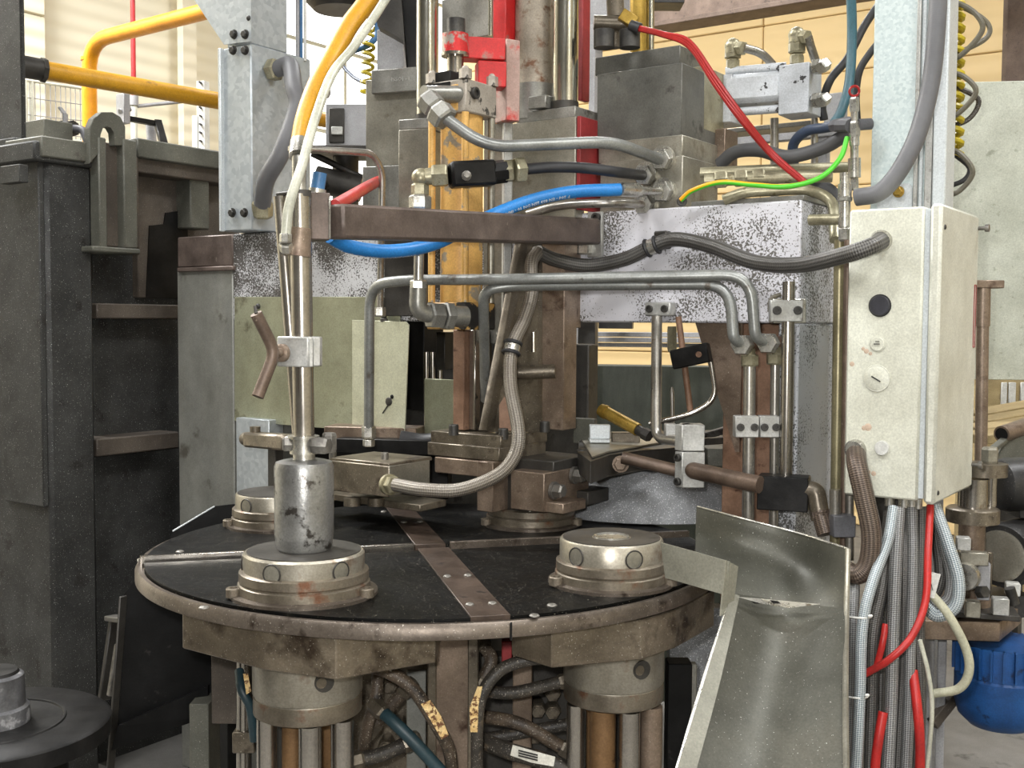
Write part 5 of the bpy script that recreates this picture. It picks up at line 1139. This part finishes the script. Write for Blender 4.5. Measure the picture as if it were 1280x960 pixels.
# ------------------------------------------------------------------ right side: panel, duct, cabinet
t = T('sheet_partition', 'large pale green-grey sheet panel behind the control cabinet', 'panel')
m = M(); a = P(1187, 103, 3.3); b = onp(1420, 103, a, axes(8)[1]); z1, z0 = a.z, P(1187, 474, 3.3).z
d = axes(8)[1]*.02; m.hull8([V((q.x, q.y, z0)) for q in (a, b, b+d, a+d)]+[V((q.x, q.y, z1)) for q in (a, b, b+d, a+d)], .002); m.out('sheet', 'far_panel', t)
m = M(); q = P(1410, 480, 3.4); m.box((q.x, q.y+.02, z1/2), .05, .04, z1, 8); q = P(1176, 480, 3.34); m.box((q.x, q.y+.02, z1/2), .04, .04, z1, 8); m.out('post', 'far_grey', t)
t = T('trunking', 'bright galvanised trunking with aluminium rail above the control cabinet', 'trunking')
DY = 2.52; dc = P(1166, 250, DY)
ZD = P(1110, 640, 2.3).z
def dslab(pl, pr, off, th, mat, name, z0=ZD, z1=2.75, par=None):
    a, b = onp(pl, 150, dc-VV*off, VV), onp(pr, 150, dc-VV*off, VV); m = M(); q = [a, b, b+VV*th, a+VV*th]
    m.hull8([V((k.x, k.y, z0)) for k in q]+[V((k.x, k.y, z1)) for k in q], .002); return m.out(name, mat, par or t)
dslab(1090, 1166, 0, .07, 'galvanised_spangle', 'body')
dslab(1143, 1148, .012, .012, 'aluminium', 'rail_lip'); dslab(1150, 1155, .006, .006, 'zinc_sheet', 'rail_web'); dslab(1157, 1166, .014, .014, 'aluminium', 'rail_lip')
a = dc+U*.0; m = M(); q = [a+U*.001-VV*.016, a+U*.03-VV*.016, a+U*.03+VV*.06, a+U*.001+VV*.06]
m.hull8([V((k.x, k.y, ZD)) for k in q]+[V((k.x, k.y, 2.75)) for k in q], .003); m.out('edge_profile', 'zinc_sheet', t)
m = M(); q = onp(1124, 240, dc-VV*.004, VV); m.prism([onp(x, y, dc-VV*.004, VV) for x, y in ((1096, 262), (1096, 236), (1100, 231), (1136, 229), (1140, 233), (1140, 262))], VV*.004); o = m.out('mount_tab', 'zinc_sheet', t)
bolt('hex', q-VV*.004, -VV, .0105, .012, o, 'brass')
m = M(); c = dc+VV*.04-U*.1; m.box(V((c.x, c.y, ZD/2)), .05, .05, ZD); m.out('stand', 'steel_dark', t)
t = T('control_cabinet', 'cream painted control cabinet with round gauges and side door', 'cabinet')
CY = 2.17; cc = P(1150, 258, CY); zt_, zb_ = cc.z, P(1150, 626, CY).z
def cslab(pl, pr, off, th, mat, name, z0=zb_, z1=zt_, bev=.004):
    a, b = onp(pl, 440, cc-VV*off, VV), onp(pr, 440, cc-VV*off, VV); m = M(); q = [a, b, b+VV*th, a+VV*th]
    m.hull8([V((k.x, k.y, z0)) for k in q]+[V((k.x, k.y, z1)) for k in q], bev); return m.out(name, mat, t)
cslab(1058, 1151, 0, .3, 'cream_paint', 'body'); 
cslab(1150, 1159, -.008, .29, 'zinc_sheet', 'door_gasket', zb_+.004, zt_-.004, .001)
e0 = onp(1159, 440, cc, VV); sd = .3; q = [e0+VV*-.004, e0+U*.022-VV*.004, e0+U*.022+VV*sd, e0+VV*sd]
m = M(); m.hull8([V((k.x, k.y, zb_-.004)) for k in q]+[V((k.x, k.y, zt_+.004)) for k in q], .006); door = m.out('door', 'cabinet_side', t)
def onside(f, y): k = e0+U*.022+VV*(sd*f); k.z = zt_+(zb_-zt_)*y; return k
for f, y in ((.97, .04), (.97, .92)):
    m = M(); k = onside(f, y); m.cyl(k, k+U*.016, .004); m.cyl(k+U*.014, k+U*.022, .008, seg=12); m.out('lock_screw', 'bolt_steel', door)
for f, y in ((.06, .07), (.06, .97)): bolt('dome', onside(f, y), U, .005, .003, door, 'bolt_dark')
k0, k1 = onside(.86, .24), onside(.93, .47); m = M(); k2 = k1-VV*.0
for a, b in ((onside(.9, .25), onside(.9, .48)), (onside(.95, .25), onside(.95, .48)), (onside(.9, .25), onside(.95, .25)), (onside(.9, .48), onside(.95, .48))): m.bar(a+U*.0008, b+U*.0008, .0016, .0016, 0)
m.out('red_outline', 'red_dull', door)
def onfront(x, y, off=0.): return onp(x, y, cc-VV*off, VV)
def disc(x, y, r, mat, name, h=.005, ring=None):
    c = onfront(x, y); m = M(); m.lathe(c, [(r, 0), (r, h*.6), (r*.9, h), (r*.2, h)], 28, -VV); o = m.out(name, mat, t)
    if ring: m = M(); m.torus(c-VV*.001, VV, r*1.02, r*.08, 28, 6); m.out('bezel', ring, o)
    return o, c
disc(1100, 382, .0205, 'gauge_dark', 'blanking_plug', .006, 'plastic_black')
o, c = disc(1097, 430, .0145, 'cream_paint', 'dial', .004, 'cabinet_side'); m = M(); m.bar(c-VV*.006-U*.006, c-VV*.006+U*.006, .001, .002, 0); m.out('dial_mark', 'print_dark', o)
m = M(); m.bar(c-VV*.0055-U*.003+Z*.005, c-VV*.0055+U*.005+Z*.005, .001, .0016, 0); m.out('dial_mark', 'print_dark', o)
o, c = disc(1096, 473, .0245, 'cream_paint', 'dial', .004, 'cabinet_side'); m = M(); m.bar(c-VV*.006-U*.009+Z*.004, c-VV*.006+U*.009-Z*.006, .001, .0026, 0); m.out('dial_mark', 'print_dark', o)
o, c = disc(1103, 560, .0145, 'plastic_white', 'push_button', .008, 'cabinet_side')
for x, y, rr in ((1102, 301, .021), (1070, 562, .021)):
    c = onfront(x, y); m = M(); m.lathe(c, [(rr, 0), (rr, .008), (rr*.8, .014), (rr*.5, .014)], 24, -VV); m.out('hose_gland', 'zinc', t)
for i, (x, y, r) in enumerate(((1083, 439, .004), (1079, 436, .003), (1088, 442, .003), (1085, 534, .006), (1080, 535, .004), (1092, 592, .004), (1086, 590, .003), (1065, 455, .004))):
    c = onfront(x, y); m = M(); m.lathe(c, [(r*1.3, 0), (r, .0004), (r*.3, .0004)], 9, -VV); m.out('rust_stain', 'rust_smear', t)
m = M(); k = cc+VV*.12-U*.05; m.box(V((k.x, k.y, zb_/2)), .06, .06, zb_); m.out('stand', 'steel_dark', t)
for x, r in ((1130, .012), (1140, .01), (1148, .008), (1112, .01)):
    m = M(); k = onfront(x, 630, -.05); m.cyl(V((k.x, k.y, zb_)), V((k.x, k.y, zb_-.022)), r, seg=12); m.out('cable_gland', 'zinc', t)
hose_thing('conduit', 'rusty braided hose hanging in a loop from the cabinet gland', [(1070, 562, 2.26), (1071, 580, 2.18), (1080, 620, 2.16), (1089, 665, 2.16), (1086, 702, 2.17), (1073, 718, 2.18), (1056, 712, 2.2)], .0195, 'braid_rust', ends=())
hose_thing('black_conduit', 'thick black conduit sweeping across the trunking to the cabinet top', [(1174, -40, 2.36), (1171, 30, 2.36), (1164, 100, 2.36), (1148, 165, 2.36), (1125, 212, 2.36), (1100, 240, 2.37), (1070, 247, 2.4)], .0185, 'ribbed_grey', ends=())
for x, r, lb, mt, Y in ((1046, .0125, 'gold tinted pipe beside the control cabinet', 'tube_gold', 2.42), (1056, .008, 'thin brown pipe between gold pipe and cabinet', 'tube_brown', 2.38)):
    t = T('riser_pipe', lb, 'pipe'); m = M(); m.cyl(P(x+4, 300, Y), P(x-4, 830, Y), r, seg=18); m.out('pipe', mt, t)
t = T('pipe_connector', 'dark grey pipe union behind the rusty braided loop', 'connector')
m = M(); m.fbox(1042, 1070, 645, 672, 2.3, .04, 'l', 0); m.out('block', 'rubber_grey', t)
m = M(); m.cyl(P(1062, 600, 2.34), P(1062, 700, 2.34), .009); m.cyl(P(1044, 612, 2.33), P(1044, 650, 2.33), .012); m.out('tube', 'tube_steel', t)
# spiral cable and loops behind the trunking
t = T('spiral_cable', 'yellow coiled cable hanging behind the trunking edge', 'cable'); pts = []; n = 15
for k in range(n*10+1):
    a = 2*math.pi*k/10; q = P(1193-2*k/(n*10), -20+215*k/(n*10), 2.8); pts.append(q + V((.02*math.cos(a), .02*math.sin(a), 0)))
m = M(); m.path(pts, .008, 7); m.out('coil', 'spring_yellow', t)
for i, (pts, lb, mt) in enumerate((([(1178, 5, 2.78), (1200, 5, 2.76), (1222, 20, 2.74), (1227, 40, 2.74), (1200, 70, 2.76), (1180, 75, 2.78)], 'upper grey-brown wire loop beside the coiled cable', 'wire_grey'),
    ([(1180, 2, 2.82), (1210, 12, 2.8), (1235, 30, 2.8), (1232, 48, 2.8), (1195, 68, 2.8)], 'wider wire loop beside the upper coils', 'wire_grey'),
    ([(1180, 88, 2.78), (1205, 96, 2.76), (1220, 115, 2.75), (1200, 140, 2.77), (1180, 150, 2.78)], 'middle brown wire loop beside the coiled cable', 'wire_grey'),
    ([(1180, 95, 2.82), (1200, 110, 2.8), (1223, 125, 2.8), (1212, 148, 2.8), (1185, 160, 2.8)], 'dark middle wire loop beside the coiled cable', 'rubber_dust'),
    ([(1182, 186, 2.78), (1200, 192, 2.76), (1216, 215, 2.75), (1200, 238, 2.77), (1180, 246, 2.78)], 'low brown wire loop above the cabinet door', 'wire_grey'),
    ([(1182, 185, 2.82), (1196, 195, 2.8), (1212, 210, 2.8), (1205, 225, 2.8), (1180, 235, 2.8)], 'low black wire loop above the cabinet door', 'rubber'))):
    hose_thing('wire_loop', lb, pts, .0065, mt, 'wire', ends=(), seg=8)

# ------------------------------------------------------------------ cable bundle below the cabinet
def cable(label, pts, r, mat, name='braided_cable', n=8): return hose_thing(name, label, pts, r, mat, 'cable', ends=(), n=n, seg=10)
cable('silver blue flecked cable leading the bundle beside the chute', [(1117, 634, 2.2), (1110, 675, 2.17), (1090, 730, 2.14), (1078, 785, 2.13), (1075, 870, 2.13), (1068, 1000, 2.13)], .0108, 'braid_blue')
cable('grey braided cable tied to the blue flecked one', [(1068, 720, 2.2), (1066, 780, 2.16), (1064, 870, 2.16), (1058, 1000, 2.16)], .0115, 'braid_silver')
cable('dark braided cable behind the blue flecked one', [(1112, 640, 2.25), (1105, 720, 2.2), (1092, 790, 2.19), (1090, 870, 2.2), (1086, 1000, 2.2)], .0125, 'braid_dark')
cable('light braided cable between the two dark ones of the bundle', [(1124, 634, 2.2), (1120, 700, 2.18), (1116, 800, 2.17), (1114, 880, 2.17), (1108, 1000, 2.17)], .0125, 'braid_silver')
cable('dark braided cable between the light ones of the bundle', [(1132, 634, 2.25), (1131, 700, 2.21), (1130, 800, 2.202), (1126, 880, 2.202), (1120, 1000, 2.2)], .0125, 'braid_dark')
cable('light braided cable nearest the red hose', [(1140, 634, 2.22), (1141, 700, 2.2), (1138, 800, 2.18), (1136, 880, 2.18), (1131, 1000, 2.18)], .0115, 'braid_silver')
cable('outer braided cable behind the red hose', [(1152, 634, 2.25), (1151, 700, 2.22), (1148, 800, 2.21), (1150, 880, 2.21), (1144, 1000, 2.21)], .0125, 'braid_dark')
cable('rear braided cable in the shade of the bundle', [(1122, 634, 2.3), (1104, 740, 2.28), (1100, 850, 2.27), (1096, 1000, 2.27)], .014, 'braid_dark')
cable('second rear braided cable behind the bundle', [(1145, 634, 2.3), (1120, 760, 2.27), (1128, 860, 2.27), (1140, 1000, 2.27)], .014, 'braid_dark')
cable('red hose curving from the cabinet across the cables', [(1163, 632, 2.2), (1160, 690, 2.15), (1157, 750, 2.12), (1140, 795, 2.1), (1112, 824, 2.1), (1082, 842, 2.14)], .0072, 'red_rubber', 'red_hose')
cable('short red hose showing between the upper cables', [(1107, 780, 2.175), (1103, 805, 2.165), (1096, 832, 2.17)], .0065, 'red_rubber', 'red_hose')
cable('red hose splaying out low on the bundle', [(1141, 838, 2.18), (1146, 880, 2.15), (1150, 930, 2.14), (1149, 1000, 2.14)], .0095, 'red_rubber', 'red_hose')
cable('red hose stub low behind the braided cables', [(1104, 890, 2.16), (1098, 925, 2.15), (1094, 960, 2.15), (1096, 1000, 2.15)], .0095, 'red_rubber', 'red_hose')
cable('beige hose looping out before the blue motor', [(1160, 738, 2.2), (1185, 768, 2.18), (1207, 810, 2.17), (1211, 840, 2.17), (1198, 861, 2.18), (1166, 867, 2.2)], .009, 'beige_hose', 'beige_hose')
cable('thin pale wire hanging between red hose and beige loop', [(1150, 800, 2.17), (1160, 840, 2.17), (1165, 880, 2.17), (1162, 930, 2.17), (1154, 1000, 2.17)], .0045, 'clear_hose', 'thin_wire')
for i, (pts, lb, mt) in enumerate((([(1168, 632, 2.25), (1185, 680, 2.22), (1198, 725, 2.21), (1194, 758, 2.21), (1172, 770, 2.22), (1156, 758, 2.23)], 'blue-grey braided loop outermost beside the pump', 'braid_blue'),
    ([(1170, 632, 2.28), (1180, 680, 2.25), (1190, 720, 2.24), (1186, 748, 2.24), (1170, 755, 2.24), (1156, 740, 2.25)], 'inner grey braided loop beside the pump', 'braid_silver'),
    ([(1164, 632, 2.3), (1172, 680, 2.28), (1176, 720, 2.26), (1168, 742, 2.26), (1154, 735, 2.26)], 'tight dark braided loop under the cabinet door', 'braid_dark'))):
    cable(lb, pts, .0125, mt, 'braided_loop')
t = T('cable_tag', 'white plastic tag hanging on the beige hose', 'tag')
m = M(); m.prism([P(1154, 745, 2.17), P(1164, 715, 2.17), P(1176, 718, 2.17), P(1168, 748, 2.17)], (0, .003, 0)); m.out('plate', 'plastic_white', t)
m = M(); m.bar(P(1164, 730, 2.168), P(1166, 738, 2.168), .0008, .0012, 0); m.out('print_mark', 'print_dark', t)
for x, y, lb in ((1073, 770, 'upper white cable tie around the tied cables'), (1069, 869, 'lower white cable tie around the tied cables')):
    m = M(); m.torus(P(x, y, 2.145), (0, .1, 1), .024, .002, 24, 6); m.bar(P(x+12, y, 2.12), P(x+18, y, 2.12), .005, .006); tag(m.out('cable_tie', 'plastic_white'), lb, 'cable tie')

# ------------------------------------------------------------------ stainless chute
t = T('parts_chute', 'bent stainless steel chute sloping down beside the table', 'chute')
def grid(rows, nu=10, nv=8):
    # rows of control points, interpolated to a smooth grid
    R_ = [catmull([P(*q) for q in r], nu) for r in rows]; cols = list(zip(*R_)); G = [catmull(c, nv) for c in cols]; return list(map(list, zip(*G)))
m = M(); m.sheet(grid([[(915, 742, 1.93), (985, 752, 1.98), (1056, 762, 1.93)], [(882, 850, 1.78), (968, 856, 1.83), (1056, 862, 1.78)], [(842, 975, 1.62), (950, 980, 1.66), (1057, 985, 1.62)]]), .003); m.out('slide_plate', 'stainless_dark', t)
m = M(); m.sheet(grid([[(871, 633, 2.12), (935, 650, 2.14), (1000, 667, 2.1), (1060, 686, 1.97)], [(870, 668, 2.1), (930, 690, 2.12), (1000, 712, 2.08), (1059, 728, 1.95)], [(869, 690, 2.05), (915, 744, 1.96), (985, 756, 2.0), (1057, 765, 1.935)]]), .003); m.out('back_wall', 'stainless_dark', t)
m = M(); m.sheet(grid([[(826, 678, 1.98), (870, 690, 1.94), (912, 702, 1.9)], [(832, 722, 1.98), (870, 733, 1.94), (908, 744, 1.9)]], 6, 6), .003); m.out('front_flap', 'stainless', t)
m = M(); m.sheet(grid([[(907, 700, 1.9), (922, 708, 1.92)], [(900, 770, 1.885), (916, 760, 1.91)]], 4, 6), .003); m.out('corner_fold', 'stainless', t)
m = M(); m.sheet(grid([[(914, 742, 1.92), (924, 745, 1.925)], [(881, 850, 1.77), (900, 852, 1.775)], [(842, 975, 1.61), (866, 978, 1.615)]], 4, 8), .003); m.out('left_fold', 'stainless_lit_fold', t)  # pale strip painting the light reflected off the fold
m = M(); m.path(catmull([P(916, 742, 1.925), P(880, 850, 1.775), P(843, 975, 1.615)], 10), .004, 8); m.out('left_hem', 'zinc', t)
m = M(); m.path(catmull([P(1060, 686, 1.965), P(1058, 765, 1.925), P(1057, 862, 1.775), P(1058, 985, 1.615)], 10), .005, 8); m.out('right_hem', 'steel_plate', t)
m = M(); m.path(catmull([P(871, 633, 2.118), P(935, 650, 2.138), P(1000, 667, 2.098), P(1060, 686, 1.968)], 10), .0022, 8); m.out('top_edge', 'zinc', t)
m = M(); m.prism([P(922, 746, 1.915), P(950, 748, 1.93), P(985, 755, 1.955), P(1025, 755, 1.93), P(985, 760, 1.95), P(950, 754, 1.925)], (0, -.001, 0)); m.out('weld_seam', 'zinc', t)
for x in (938, 962): m = M(); m.prism([P(x, 750, 1.925), P(x+10, 751, 1.93), P(x+14, 754, 1.93), P(x+4, 754, 1.925)], (0, -.003, 0)); m.out('weld_hole', 'steel_black', t)
m = M(); m.box(P(960, 985, 2.15) + V((0, .1, -.3)), .2, .1, .7, 0); m.out('support', 'steel_dark', t)
# black post and grey panel beside the chute
t = T('chute_post', 'black flat post behind the chute edge below the table', 'post')
m = M(); m.fbox(832, 862, 830, 1300, 2.3, .05, 'l', 0); m.out('post', 'black_paint', t)
m = M(); m.fbox(858, 868, 830, 1300, 2.32, .02, 'l', 0); m.out('edge', 'steel_cold', t)
m = M(); m.fbox(834, 900, 760, 1300, 2.6, .05, 'l', 0); tag(m.out('swarf_panel', 'guard_sheet'), 'grey panel flecked with swarf behind the chute', 'panel')

# ------------------------------------------------------------------ pump group on the right edge
t = T('pump_stand', 'thick brown steel base plate on a grey stand beside the cables', 'stand')
zp = P(1200, 768, 2.6).z
m = M(); m.prism([PZ(x, y, zp) for x, y in ((1140, 775), (1250, 778), (1277, 757), (1262, 735), (1150, 738))], -Z*.045, .002); m.out('base_plate', 'steel_brown', t)
for x, r in ((1160, .03), (1178, .02)):
    p = P(x, 800, 2.68); m = M(); m.box((p.x, p.y, (zp-.045)/2), r, r, zp-.045, 20); m.out('leg', 'far_grey', t)
m = M(); m.bar(P(1200, 862, 2.7), P(1165, 905, 2.66), .02, .03); m.out('brace', 'frame_brown', t)
t = T('ram_stack', 'stacked steel discs and shaft standing on the brown base plate', 'machine part')
p = P(1214, 700, 2.62); c = V((p.x, p.y, zp))
def zz(y): return P(1214, y, 2.62).z - zp
m = M(); m.lathe(c, [(.05, 0), (.05, zz(745)), (.03, zz(744)), (.03, zz(652))], 28); m.out('shaft', 'steel_brown', t)
m = M(); m.lathe(c, [(.03, zz(654)), (.06, zz(652)), (.06, zz(636)), (.055, zz(634)), (.02, zz(634))], 32); m.out('lower_flange', 'steel_oily', t)
m = M(); m.lathe(c, [(.034, zz(634)), (.034, zz(598))], 28); m.out('bright_sleeve', 'rod_chrome', t)
m = M(); m.lathe(c+V((.035, .02, 0)), [(.05, zz(596)), (.05, zz(580)), (.02, zz(580))], 32); m.out('upper_flange', 'steel_oily', t)
m = M(); m.lathe(c+V((.05, .02, 0)), [(.014, zz(634)), (.014, zz(580))], 20); m.out('rear_sleeve', 'rod_chrome', t)
m = M(); m.hexn(c+V((.045, .02, zz(580))), c+V((.045, .02, zz(560))), .02); m.out('stud_nut', 'steel_plate', t)
t = T('guide_shaft', 'brown upright shaft with flat top plate behind the cabinet door', 'shaft')
m = M(); m.cyl(P(1229, 360, 2.72), P(1226, 585, 2.72), .0145, seg=20); m.cyl(P(1229, 360, 2.72), P(1228, 408, 2.72), .0175, seg=20); m.out('shaft', 'steel_brown', t)
m = M(); m.fbox(1216, 1256, 350, 360, 2.7, .06, 'l', 0); m.out('top_plate', 'steel_brown', t)
t = T('clamp_group', 'small bright clamp blocks on the brown base plate', 'clamps')
for (x0, x1, y0, y1, Y, mt) in ((1196, 1214, 672, 688, 2.5, 'aluminium'), (1200, 1236, 690, 706, 2.52, 'steel_plate'), (1222, 1238, 704, 750, 2.55, 'far_grey'), (1207, 1226, 752, 772, 2.5, 'steel_plate'), (1241, 1262, 748, 769, 2.5, 'aluminium'), (1258, 1276, 729, 745, 2.6, 'plastic_white'), (1228, 1240, 690, 770, 2.6, 'steel_oily')):
    m = M(); m.fbox(x0, x1, y0, y1, Y, .03, 'l', 15); m.out('clamp_block', mt, t)
m = M(); q = P(1206, 720, 2.52); m.lathe(q, [(.03, -.02), (.034, .0), (.03, .015), (.01, .016)], 24, (-.5, -.8, 0)); m.out('round_cap', 'zinc', t)
m = M(); m.hexn(P(1224, 740, 2.5), P(1232, 740, 2.48), .015); m.out('hex_stud', 'bolt_dark', t)
m = M(); m.cyl(P(1262, 735, 2.55), P(1268, 755, 2.55), .012); m.out('hex_stud', 'bolt_dark', t)
m = M(); m.fbox(1195, 1276, 765, 772, 2.54, .12, 'l', 15); m.out('bed_strip', 'steel_dark', t)
t = T('round_pump', 'dark pump body with pale oval end face on the base plate', 'pump')
c = P(1250, 695, 2.66); ax = V((-.75, -.66, 0)).normalized()
m = M(); m.lathe(c, [(.075, -.2), (.08, -.02), (.074, 0), (.05, .0)], 32, ax); m.out('body', 'dark_motor', t)
m = M(); m.lathe(c, [(.062, -.001), (.062, .004), (.05, .007), (.01, .007)], 32, ax); m.out('end_face', 'steel_plate', t)
m = M(); m.fbox(1240, 1290, 745, 772, 2.66, .1, 'l', 0); m.out('foot', 'dark_motor', t)
t = T('black_motor', 'black cylindrical motor housing behind the stacked discs', 'motor'); c = P(1248, 606, 2.72); ax = V((1, .25, 0)).normalized()
m = M(); m.lathe(c, [(.03, -.012), (.05, -.01), (.062, .0), (.066, .02), (.066, .3)], 32, ax); m.out('housing', 'dark_motor', t)
m = M(); m.box(c+ax*.1-Z*.07, .1, .08, .02, 0); m.out('foot', 'dark_motor', t)
t = T('blue_motor', 'blue finned electric motor hanging under the base plate', 'motor'); c = P(1252, 812, 2.62)
m = M(); m.lathe(c, [(.03, -.185), (.07, -.178), (.094, -.155), (.104, -.12), (.104, -.06), (.1, -.055), (.1, .02)], 40); m.out('end_bell', 'blue_paint', t)
for k in range(26):
    a = 2*math.pi*k/26; d = V((math.cos(a), math.sin(a), 0)); m = M(); m.bar(c+d*.1-Z*.05, c+d*.1+Z*.02, .004, .02, 0, up=d); m.out('cooling_fin', 'blue_paint', t)
t = T('timber_shelf', 'brown timber boards on the shelf behind the black motor', 'boards')
for k in range(4):
    m = M(); a = P(1215, 548-k*9, 3.1+k*.12); b = P(1330, 530-k*10, 3.3+k*.12); m.bar(a, b, .1, .025); m.out('plank', 'planks', t)
m = M(); m.bar(P(1268, 545, 3.25)+V((0, 0, -.75)), P(1268, 545, 3.25)-Z*.02, .06, .06); m.out('trestle', 'steel_dark', t)
t = T('open_pipe', 'open ended dark pipe on a grey bracket before the timber boards', 'pipe')
m = M(); m.cyl(P(1252, 543, 2.85), P(1320, 520, 3.0), .022, seg=18); m.out('pipe', 'steel_brown', t)
m = M(); q = P(1252, 543, 2.85); d = (q-P(1320, 520, 3.0)).normalized(); m.cyl(q, q+d*.001, .017); m.out('pipe_mouth', 'steel_black', t)
m = M(); m.bar(P(1258, 548, 2.86), P(1228, 572, 2.74), .02, .012); m.prism([P(1262, 540, 2.88), P(1285, 532, 2.9), P(1285, 580, 2.88), P(1240, 582, 2.8)], (0, .02, 0)); m.out('bracket', 'frame_grey_green', t)
t = T('store_cabinet', 'cream cupboard with pale doors below the green-grey panel', 'cupboard')
m = M(); m.fbox(1230, 1330, 472, 760, 4.6, .3, 'l', 0); m.out('carcass', 'planks', t)
for x0, x1 in ((1252, 1259), (1261, 1270), (1276, 1290)): m = M(); m.fbox(x0, x1, 478, 506, 4.59, .01, 'l', 0); m.out('door', 'plastic_white', t)

# black splash sheet behind the left of the table
t = T('splash_guard', 'black sheet guard with bright cut edge behind the table rim', 'guard')
m = M(); m.prism([P(205, 690, 2.95), P(216, 664, 2.95), P(268, 633, 3.05), P(345, 624, 3.1), P(345, 665, 3.1)], (0, .006, 0)); m.out('sheet', 'black_paint', t)
m = M(); m.cyl(P(216, 664, 2.945), P(268, 633, 3.045), .0022, seg=6); m.out('bright_edge', 'zinc_sheet', t)
m = M(); q = P(280, 655, 3.08); m.box((q.x, q.y+.03, q.z/2), .04, .04, q.z); m.out('stay', 'steel_black', t)
t = T('corner_angle', 'tiny bright angle piece at the outer end of the table ridge', 'angle')
m = M(); m.bar(P(176, 697, 2.44), P(184, 696, 2.44), .02, .004); m.bar(P(176, 697, 2.44), P(177, 707, 2.44), .02, .004); m.out('angle', 'steel_plate', t)
m = M(); m.bar(P(181, 697, 2.44), P(192, 703, 2.44), .02, .006); m.out('tab', 'steel_dark', t)

# ------------------------------------------------------------------ put each Empty at the base of its thing
for r in ROOTS:
    lo = None
    for ch in r.children:
        c = WL.get(ch.name)
        if c is None: continue
        lo = c.copy() if lo is None or c.z < lo.z else lo
    if lo is not None:
        r.location = lo
        for ch in r.children: ch.location = ch.location - lo
